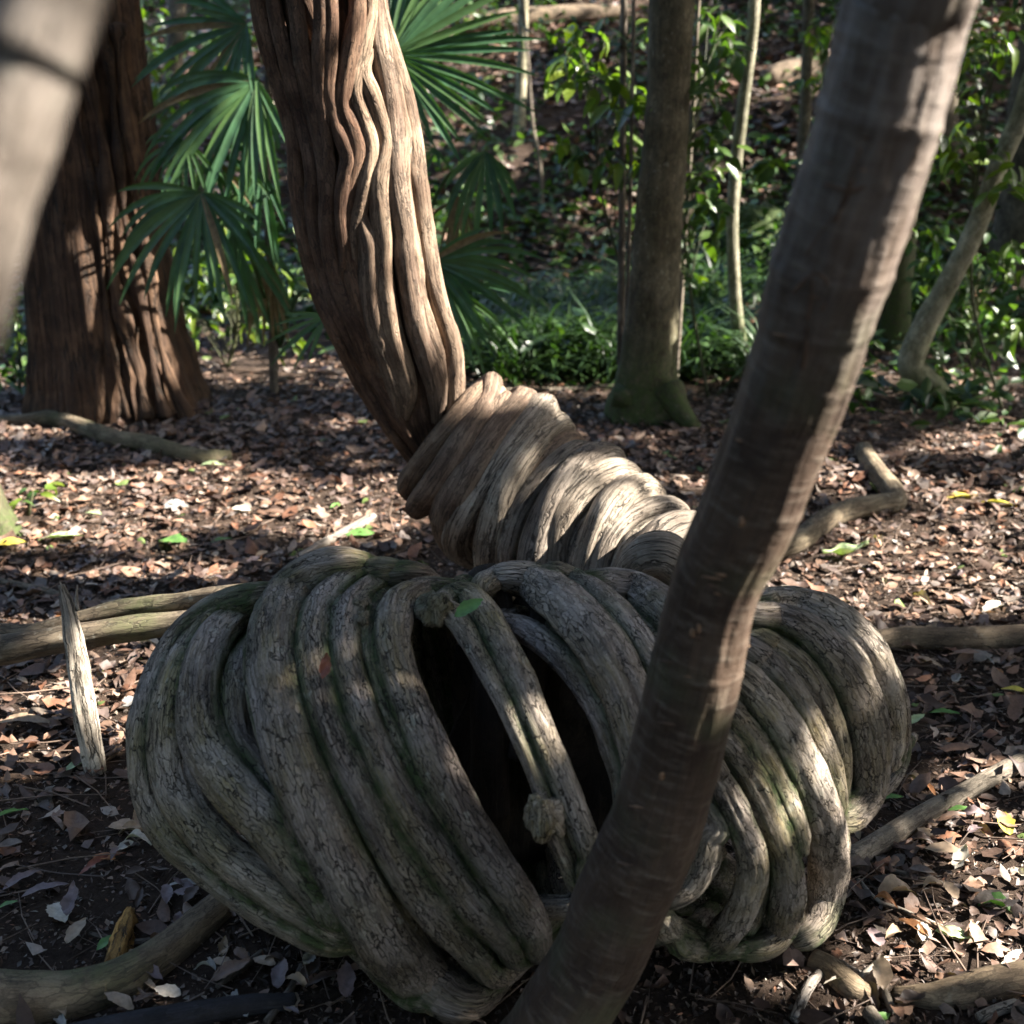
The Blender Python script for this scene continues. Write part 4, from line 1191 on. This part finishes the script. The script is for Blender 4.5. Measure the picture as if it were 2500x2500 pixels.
# ------------------------------------------------------------------ leafy saplings and shrubs
LF = {}
def green_leaf(mat, var):
    if (mat, var) not in LF:
        w, c, f = ((.42, .25, .18), (.36, .5, .25), (.5, .1, .12))[var]
        V, F4, F3 = leaf_geo(1, w, c, f, .8)
        me = mesh_np('leaf', V, F4, F3)
        me.materials.append(M[mat])
        LF[(mat, var)] = me
    return LF[(mat, var)]
def shrub(name, foot, boxes, label, cat, mat, size, seed, stems=3, dY=.35, group=None):
    """boxes: (x0, y0, x1, y1, n leaves) in photo pixels, leaves hang within dY of the foot's distance"""
    rg = random.Random(seed)
    g = gnd(*foot)
    o = thing(name, g, label, cat, group)
    x0 = min(q[0] for q in boxes); x1 = max(q[2] for q in boxes)
    ytop = min(q[1] for q in boxes)
    top = at(.5 * (x0 + x1), ytop, g[1])
    spine = [g + (top - g) * f + np.array([.05 * math.sin(f * 5 + seed), 0, 0]) * (top[2] - g[2]) for f in (0, .3, .6, .85, 1)]
    tube_obj('stem', spine, [.009, .008, .006, .004, .002], M['green_stem'], o, ds=.05, nseg=8, seed=seed)
    sp = np.array(spine)
    for bx in boxes:
        x0, y0, x1, y1, n = bx
        n = int(n * 1.7)
        nb = max(1, n // 7)
        for b in range(nb):
            cx, cy = rg.uniform(x0, x1), rg.uniform(y0, y1)
            Y = g[1] + rg.uniform(-dY, dY)
            tip = at(cx, cy, Y)
            hz = max(g[2], tip[2] - .35)
            q = np.array([np.interp(hz, sp[:, 2], sp[:, k]) for k in (0, 1)] + [hz])
            mid = q * .5 + tip * .5 + np.array([0, 0, .08])
            tube_obj('branch', [q, mid, tip], [.003, .002, .0012], M['green_stem'], o, ds=.06, nseg=5, seed=b)
            for i in range(n // nb):
                sc = scale_at(cy, Y)
                p = tip + np.array([rg.gauss(0, 34) * sc * (x1 - x0) / 160, rg.gauss(0, .08), rg.gauss(0, 26) * sc * (y1 - y0) / 160])
                if p[2] < float(terrain(p[0], p[1])) + .02: continue
                lf = link('leaf', green_leaf(mat if rg.random() < .75 else ('leaf_dark' if mat != 'leaf_dark' else 'leaf_green'), rg.randrange(3)), None, o)
                lf.location = tuple(p)
                lf.rotation_euler = (rg.uniform(-.7, .7), rg.uniform(-.1, 1.0), rg.uniform(0, 6.28))
                s_ = size * rg.uniform(.65, 1.25)
                lf.scale = (s_,) * 3
    return o
shrub('creeper', (1500, 985), [(1370,60,1480,190,34),(1450,180,1590,300,26),(1380,310,1440,400,12),(1490,330,1570,420,14),(1580,30,1620,80,4)], 'leafy creeper with light green leaves hanging left of the mossy tree', 'creeper', 'leaf_bright', .125, 1)
shrub('creeper', (1690, 975), [(1680,30,1790,140,30),(1670,150,1760,260,26),(1690,270,1790,420,26),(1680,430,1760,600,26),(1830,330,1900,400,8),(1560,480,1620,520,4),(1660,600,1720,720,8)], 'glossy dark leaved creeper climbing between the mossy tree and the slim pale tree', 'creeper', 'leaf_green', .11, 2)
shrub('shrub', (2440, 1000), [(2330,30,2480,160,34),(2260,160,2420,330,36),(2250,330,2420,470,24),(2420,420,2490,560,10)], 'tall airy shrub with sunlit green leaves behind the leaning trunk at upper right', 'shrub', 'leaf_bright', .115, 3)
shrub('shrub', (2400, 960), [(2230,560,2350,700,26),(2340,560,2490,700,46),(2300,700,2480,830,48),(2230,640,2300,760,14)], 'low dense glossy shrub around the leaning sapling at right', 'shrub', 'leaf_green', .11, 4)
shrub('shrub', (2000, 700), [(1980,20,2050,100,16),(1930,160,2010,220,10),(2000,100,2060,200,10)], 'sparse leafy twigs left of the upper leaning trunk', 'shrub', 'leaf_bright', .11, 5)
shrub('shrub', (560, 900), [(440,560,600,720,36),(560,600,700,760,26),(430,700,560,800,26),(600,760,720,900,16)], 'bright yellow green undergrowth shrub behind the big red tree', 'shrub', 'leaf_bright', .105, 6)
shrub('shrub', (40, 960), [(10,760,110,860,20),(0,860,90,950,14)], 'low green seedlings left of the big red tree', 'shrub', 'leaf_green', .10, 7)
shrub('shrub', (420, 700), [(280,20,420,140,28),(430,120,580,220,24),(330,150,480,260,16)], 'sunlit bright leaves on the bank above the left palm', 'shrub', 'leaf_bright', .12, 8)
shrub('shrub', (1180, 700), [(1110,150,1200,250,14),(1180,60,1240,130,6),(1140,290,1260,340,14)], 'dark leaved shrub right of the bright palm fan', 'shrub', 'leaf_dark', .13, 9)
shrub('seedling', (70, 1262), [(50,1195,110,1230,7)], 'tiny green seedling beside the tree foot at the left edge', 'seedling', 'leaf_bright', .07, 10, dY=.02)
shrub('seedling', (2040, 820), [(1690,640,1760,720,4),(1960,610,2010,640,3)], 'few green leaves low behind the leaning trunk', 'seedling', 'leaf_bright', .1, 11)

# undergrowth that reads as one mass
def undergrowth(name, areas, label, size, cols):
    P_, S_, Y_, Pi, Ro, C_ = [], [], [], [], [], []
    for x0, x1, y0, y1, n, hmax in areas:
        nc = max(3, n // 30)
        cx, cy = rng.uniform(x0, x1, nc), rng.uniform(y0, y1, nc)
        ch = rng.uniform(.3, 1, nc) * hmax
        k = rng.integers(0, nc, n)
        x = cx[k] + rng.normal(0, .22, n)
        y = cy[k] + rng.normal(0, .22, n)
        z = terrain(x, y) + np.abs(rng.normal(0, .5, n)) * ch[k] + .02
        P_.append(np.stack([x, y, z], 1))
        S_.append(rng.uniform(.6, 1.3, n) * size)
        C_.append(cols[rng.integers(0, len(cols), n)] * rng.uniform(.6, 1.4, (n, 1)))
    P_, S_, C_ = np.vstack(P_), np.concatenate(S_), np.vstack(C_)
    n = len(P_)
    me = scatter(name, P_, S_, rng.uniform(0, 6.28, n), rng.uniform(-.3, .9, n), rng.normal(0, .5, n), C_, LOW, M['foliage'])
    return tag(link(name, me, M['foliage']), label, 'undergrowth', kind='stuff')
GC = np.array([(.035, .075, .02), (.05, .10, .03), (.028, .06, .026), (.075, .13, .03)])
undergrowth('undergrowth', [(-.6, 1.2, 7.2, 9.2, 1500, .5), (-3.2, -.4, 8.2, 11, 2600, .6), (-4.5, -2.5, 6.8, 9, 900, .4), (1.6, 4.6, 7.6, 10, 2600, .7), (-6, 7, 10, 17, 9000, .6), (-1, 3.5, 9, 11.5, 1500, .5), (-9, 10, 17, 26, 5000, 1.2), (1.9, 2.6, 6.0, 7.2, 260, .3)], 'dense green undergrowth massed on the rising bank', .11, GC)
# grassy tufts in the middle
n = 3600
k = rng.integers(0, 42, n)
cx, cy = rng.uniform(-.3, 1.5, 42), rng.uniform(6.9, 9.0, 42)
x, y = cx[k] + rng.normal(0, .08, n), cy[k] + rng.normal(0, .08, n)
BL = [leaf_geo(1, .035, .5, .2), leaf_geo(1, .03, .9, .2)]
me = scatter('tussock_grass', np.stack([x, y, terrain(x, y)], 1), rng.uniform(.25, .6, n), rng.uniform(0, 6.28, n), rng.uniform(-1.4, -.7, n), rng.normal(0, .2, n), GC[rng.integers(0, 3, n)] * rng.uniform(.5, 1.3, (n, 1)), BL, M['foliage'])
tag(link('tussock_grass', me, M['foliage']), 'dark green grassy ferny tufts between the palm and the mossy tree', 'grass', kind='stuff')

# mossy boulder, mossy flat stone, ledge
g = gnd(1850, 640)
b = blob('mossy_boulder', g + np.array([0, .2, .18]), (.26, .25, .28), M['moss'], None, 3.3, 22, .3)
tag(b, 'dark mossy boulder behind the slim pale tree', 'boulder')
g = gnd(1745, 778)
b = blob('mossy_stone', g + np.array([0, 0, .02]), (.22, .16, .07), M['moss'], None, 5.3, 18, .25)
tag(b, 'low moss covered stone in a patch of sun right of the mossy tree', 'stone')
for i, (x, y, w, lab) in enumerate(((1330, 62, 200, 'dark brown rotten log across the top of the far bank'), (1950, 190, 90, 'dim fallen trunk on the far bank behind the slim pale tree'))):
    g = gnd(x, y)
    d = w * scale_at(y, g[1])
    Pq = [np.array([g[0] + q * d, g[1] + .2 * q, 0]) for q in (-1, -.4, .3, 1)]
    for q in Pq: q[2] = float(terrain(q[0], q[1])) + .06
    t = tube(Pq, [.10, .13, .12, .08], ds=.06, nseg=18, seed=50 + i)
    tag(link('fallen_log', mesh_np('fallen_log', t['V'], t['quads'], t['tris'], {'bc': t['bc'], 'moss': np.zeros(len(t['V']))}), M['root']), lab, 'log')
# more dim trunks up the bank
for i, (x, y, w, lab) in enumerate(((880, 330, 16, 'thin dim trunk high on the bank between the palms'), (1960, 420, 14, 'thin dark trunk on the bank left of the leaning trunk'), (2300, 420, 30, 'dark trunk in deep shade behind the tall airy shrub'), (420, 250, 22, 'shaded trunk on the bank above the left palm'))):
    px_tree('forest_tree', [(x + 20, -150, w), (x + 8, y * .5, w), (x, y, w * 1.3)], M['mossy_bark'], lab, seed=60 + i, nseg=14)

# ------------------------------------------------------------------ added unseen canopy shading the view, gaps cut along the sun's path
LIT = []   # (point, radius): openings in the canopy let the sun reach these places
def lit(px, py, r, Y=None):
    LIT.append((gnd(px, py) if Y is None else at(px, py, Y), r))
for x in range(-150, 1000, 80): lit(x, 1225 + 45 * math.sin(x * .01), .20)
for x in range(-100, 700, 80): lit(x, 1310, .12) if x < 380 else None
for x in range(-60, 620, 60): lit(x, 1440, .12)
for x in range(1180, 1520, 70): lit(x, 930 + 20 * math.sin(x), .16)
for x in (480, 560, 640): lit(x, 905, .28)
for y in range(-200, 1000, 110): lit(np.interp(y, fy, fx) + 85, y, .14, np.interp(y, fy, fY))
lit(1930, 1130, .05, 1.45); lit(1880, 1330, .06, 1.5); lit(1780, 1560, .05, 1.53)
for y in range(100, 860, 110): lit(np.interp(y, cy_, cx_) + 120, y, .085, TY - .1)
lit(1200, 980, -.06, 3.8)
for x, y in ((1480,1250),(1560,1290),(1620,1330),(1640,1390),(1600,1260),(1530,1230)): lit(x, y, .19, 3.5)
for x in range(1950, 2520, 75): lit(x, 1435 + 25 * math.sin(x * .02), .15)
for x, y in ((2080,1180),(2200,1330),(2330,1290),(2440,1230),(2470,1060),(2400,1085),(2260,1390),(2350,930),(2150,930)): lit(x, y, .14)
for x, y in ((2250,2090),(2350,2130),(2450,2080),(2200,2240),(2300,2230),(2400,2260),(2480,2200),(2120,2330),(2250,2350),(2420,2020),(2480,1900),(2480,2350),(2350,1930),(2100,2440),(1850,2400),(1750,2400)): lit(x, y, .03)
for u, v in ((1150,700),(1195,650),(1030,680),(890,1280),(620,380),(560,1370),(800,1290),(1090,560),(850,800),(640,330),(470,1240)):
    LIT.append((coil_pt(*c4(u, v)), .0))
for u, v in ((1050,650),(1090,790),(750,330),(610,720),(1300,600),(1450,760),(1600,1040),(780,110),(1000,160)):
    LIT.append((coil_pt(*c2(u, v)), -.02))
lit(195, 1640, .05, sY); lit(60, 1770, .1); lit(20, 1850, .06); lit(240, 1790, .07); lit(380, 1640, .09)
lit(1745, 775, .3); lit(1830, 640, .2); lit(1790, 690, .12)
for y in (200, 330, 460, 590, 720): lit(np.interp(y, [0, 850], [200, -40]) , y, -.005, .65)
for x, y in ((520,640),(600,720),(480,700),(640,820),(330,80),(480,160),(60,840),(950,110),(1000,180),(930,240),(1030,90),(1400,120),(1420,220),(1500,380),(1440,330),(2380,90),(2320,250),(2330,340),(2440,650),(2330,760),(2430,760),(1720,90),(1730,420)): lit(x, y, .27, 7.0)
for x, y in ((960,140),(1010,60),(1040,150),(1000,230)): lit(x, y, .25, 6.0)
for x, y in ((980,120),(1060,200),(1150,120),(1230,60),(330,180)): lit(x, y, .35)

for _ in range(80):                                # scattered flecks on the bank
    x, y = random.uniform(-6, 7), random.uniform(9, 18)
    LIT.append((np.array([x, y, float(terrain(x, y))]), random.uniform(.05, .35)))
for _ in range(30):                                 # and over the clearing
    x, y = random.uniform(-3, 4), random.uniform(3.2, 8.5)
    LIT.append((np.array([x, y, float(terrain(x, y))]), random.uniform(-.03, .04)))
LP = np.array([p for p, r_ in LIT])
LR = np.array([r_ for p, r_ in LIT])
ctrees = [(9.0, 3.2), (12.5, 7.5), (10.5, 12.5), (7.5, -2.0), (14, 17), (5.4, 9.3)]
n = 105000
rx, ry = rng.uniform(-8, 9, n), rng.uniform(-3, 19, n)
hh = rng.uniform(4.3, 8.2, n) + .0
dens = (.75 + .5 * noise(rx * .8, ry * .8, 3)) * (1 - .3 * sstep(8.5, 12, ry))
ok = rng.random(n) < dens
rx, ry, hh = rx[ok], ry[ok], hh[ok]
tt = hh / SUN[2]
pos = np.stack([rx, ry, np.zeros(len(rx))], 1) + tt[:, None] * SUN
keep = np.ones(len(pos), bool)
for p, r_ in zip(LP, LR):
    d = pos - p
    al = d @ SUN
    perp = np.linalg.norm(d - al[:, None] * SUN, axis=1)
    keep &= ~((al > 0) & (perp < r_ + .09))
pos = pos[keep]
own = np.argmin(np.stack([np.hypot(pos[:, 0] - a, pos[:, 1] - b) for a, b in ctrees], 1), 1)
CG = []
for w, z in ((.55, .08), (.6, -.1)):
    CG.append((np.array([(-.5, 0, 0), (0, w / 2, z), (.5, 0, 0), (0, -w / 2, z)]), np.zeros((0, 4), int), np.array([(0, 2, 1), (0, 3, 2)])))
cl = ['tall shade tree standing out of view beyond the right side of the coil', 'shade tree on the right beyond the low shrub', 'shade tree at the foot of the bank far to the right', 'shade tree beside the viewer on the right', 'shade tree far up the bank on the right', 'slim shade tree behind the tall airy shrub at right']
for i, (a, b) in enumerate(ctrees):
    ix = own == i
    p = pos[ix]
    if not len(p): continue
    n = len(p)
    f = np.array([a, b, float(terrain(a, b))])
    o = thing('canopy_tree', f, cl[i], 'tree', 'trees shading the clearing from the sun')
    tube_obj('trunk', [f + np.array([.1, 0, 7.5]), f + np.array([0, .1, 4]), f + np.array([0, 0, 1]), f - np.array([0, 0, .1])], [.06, .11, .15, .2], M['mossy_bark'], o, ds=.1, nseg=18, seed=70 + i)
    for k in range(7):
        q = p[rng.integers(0, n)]
        s0 = f + np.array([.05, .02, rng.uniform(3.8, 6.8)])
        tube_obj('limb', [s0, s0 * .5 + q * .5 + np.array([0, 0, .3]), q], [.05, .03, .012], M['mossy_bark'], o, ds=.12, nseg=8, seed=k)
    cols = np.array([(.045, .085, .02)]) * rng.uniform(.6, 1.5, (n, 1))
    me = scatter('crown', p, rng.uniform(.20, .34, n), rng.uniform(0, 6.28, n), rng.normal(0, .5, n), rng.normal(0, .5, n), cols, CG, M['canopy'])
    link('crown', me, M['canopy'], o)

# ------------------------------------------------------------------ added unseen trees round the viewer, cutting the low sky light
ring = [(-6.2, 1.5, 'shade tree standing beyond the left edge beside the near trunk'), (-5.2, -3.6, 'shade tree behind the viewer to the left'), (-7.8, 6.2, 'shade tree left of the big red tree'), (0.2, -5.6, 'shade tree directly behind the viewer'), (5.6, -5.4, 'shade tree behind the viewer to the right'), (-10.5, 10.5, 'shade tree up the bank at far left'), (-9.8, -1.2, 'tall shade tree farther out on the left'), (7.4, 1.0, 'bushy shade tree just out of view on the right')]
for i, (a, b, lab) in enumerate(ring):
    f = np.array([a, b, float(terrain(a, b))])
    o = thing('shade_tree', f, lab, 'tree', 'trees closing in the clearing')
    tube_obj('trunk', [f + np.array([.1, 0, 6.5]), f + np.array([0, .1, 3.5]), f + np.array([0, 0, 1]), f - np.array([0, 0, .1])], [.05, .10, .14, .2], M['mossy_bark'], o, ds=.1, nseg=18, seed=90 + i)
    n = 8000
    d = rng.normal(0, 1, (n, 3))
    d /= np.linalg.norm(d, axis=1)[:, None]
    rr = rng.random(n) ** .4
    p = f + np.array([0, 0, 3.6]) + d * rr[:, None] * np.array([2.7, 2.7, 3.3]) * (1 + .25 * noise(d[:, 0] * 2 + i, d[:, 1] * 2, d[:, 2] * 2))[:, None]
    p = p[p[:, 2] > terrain(p[:, 0], p[:, 1]) + .15]
    keep = np.ones(len(p), bool)                     # keep the sun's openings and the clearing open
    for q, r_ in zip(LP, LR):
        dd = p - q
        al = dd @ SUN
        keep &= ~((al > 0) & (np.linalg.norm(dd - al[:, None] * SUN, axis=1) < r_ + .08))
    keep &= np.hypot(p[:, 0], p[:, 1] - 1.5) > 3.0
    px_ = np.abs(p[:, 0]) < .47 * p[:, 1] + .35
    keep &= ~(px_ & (p[:, 1] > 0) & (p[:, 2] < 3.2))
    p = p[keep]
    n = len(p)
    for k in range(8):
        q = p[rng.integers(0, n)]
        s0 = f + np.array([.05, .02, rng.uniform(1.8, 5.8)])
        tube_obj('limb', [s0, s0 * .5 + q * .5 + np.array([0, 0, .2]), q], [.04, .025, .01], M['mossy_bark'], o, ds=.12, nseg=8, seed=k)
    cols = np.array([(.04, .075, .02)]) * rng.uniform(.6, 1.5, (n, 1))
    me = scatter('crown', p, rng.uniform(.22, .42, n), rng.uniform(0, 6.28, n), rng.normal(0, .6, n), rng.normal(0, .6, n), cols, CG, M['canopy'])
    link('crown', me, M['canopy'], o)

# crowns of the trees in view, above the frame
def crown(o, top, rad, n, seed):
    d = rng.normal(0, 1, (n, 3))
    d /= np.linalg.norm(d, axis=1)[:, None]
    p = np.asarray(top) + d * (rng.random(n) ** .45)[:, None] * np.asarray(rad) * (1 + .3 * noise(d[:, 0] * 2 + seed, d[:, 1] * 2, d[:, 2] * 2))[:, None]
    keep = p[:, 2] > 3.9 + .10 * np.maximum(0, p[:, 1] - 5)
    for q, r_ in zip(LP, LR):
        dd = p - q
        al = dd @ SUN
        keep &= ~((al > 0) & (np.linalg.norm(dd - al[:, None] * SUN, axis=1) < r_ + .09))
    p = p[keep]
    n = len(p)
    me = scatter('crown', p, rng.uniform(.14, .26, n), rng.uniform(0, 6.28, n), rng.normal(0, .5, n), rng.normal(0, .5, n), np.array([(.045, .085, .02)]) * rng.uniform(.6, 1.5, (n, 1)), CG, M['canopy'])
    link('crown', me, M['canopy'], o)
    for k in range(4):
        q = p[rng.integers(0, n)]
        tube_obj('limb', [np.asarray(top) - np.array([0, 0, .8]), np.asarray(top) * .5 + q * .5, q], [.03, .02, .008], M['mossy_bark'], o, ds=.1, nseg=7, seed=k)
crown(tree_f, FTOP + np.array([0, 0, .6]), (1.0, 1.0, .7), 500, 1)
crown(fg, np.array([.5, -.3, 5.6]), (.8, .8, .7), 300, 2)
crown(big, np.array([-3.6, bY, 8.2]), (2.2, 2.2, 1.6), 1200, 3)
for o in [q for q in bpy.data.objects if q.type == 'EMPTY' and q.name.split('.')[0] in ('forest_tree', 'pale_sapling', 'leaning_sapling', 'slender_tree')]:
    tr = [c for c in o.children if c.name.startswith('trunk')][0].data
    co = np.empty(len(tr.vertices) * 3, np.float32)
    tr.vertices.foreach_get('co', co)
    co = co.reshape(-1, 3)
    tp = co[co[:, 2] > co[:, 2].max() - .1].mean(0)
    crown(o, tp + np.array([0, 0, .3]), (1.3, 1.3, 1.0), 420, len(o.name) + tp[0])
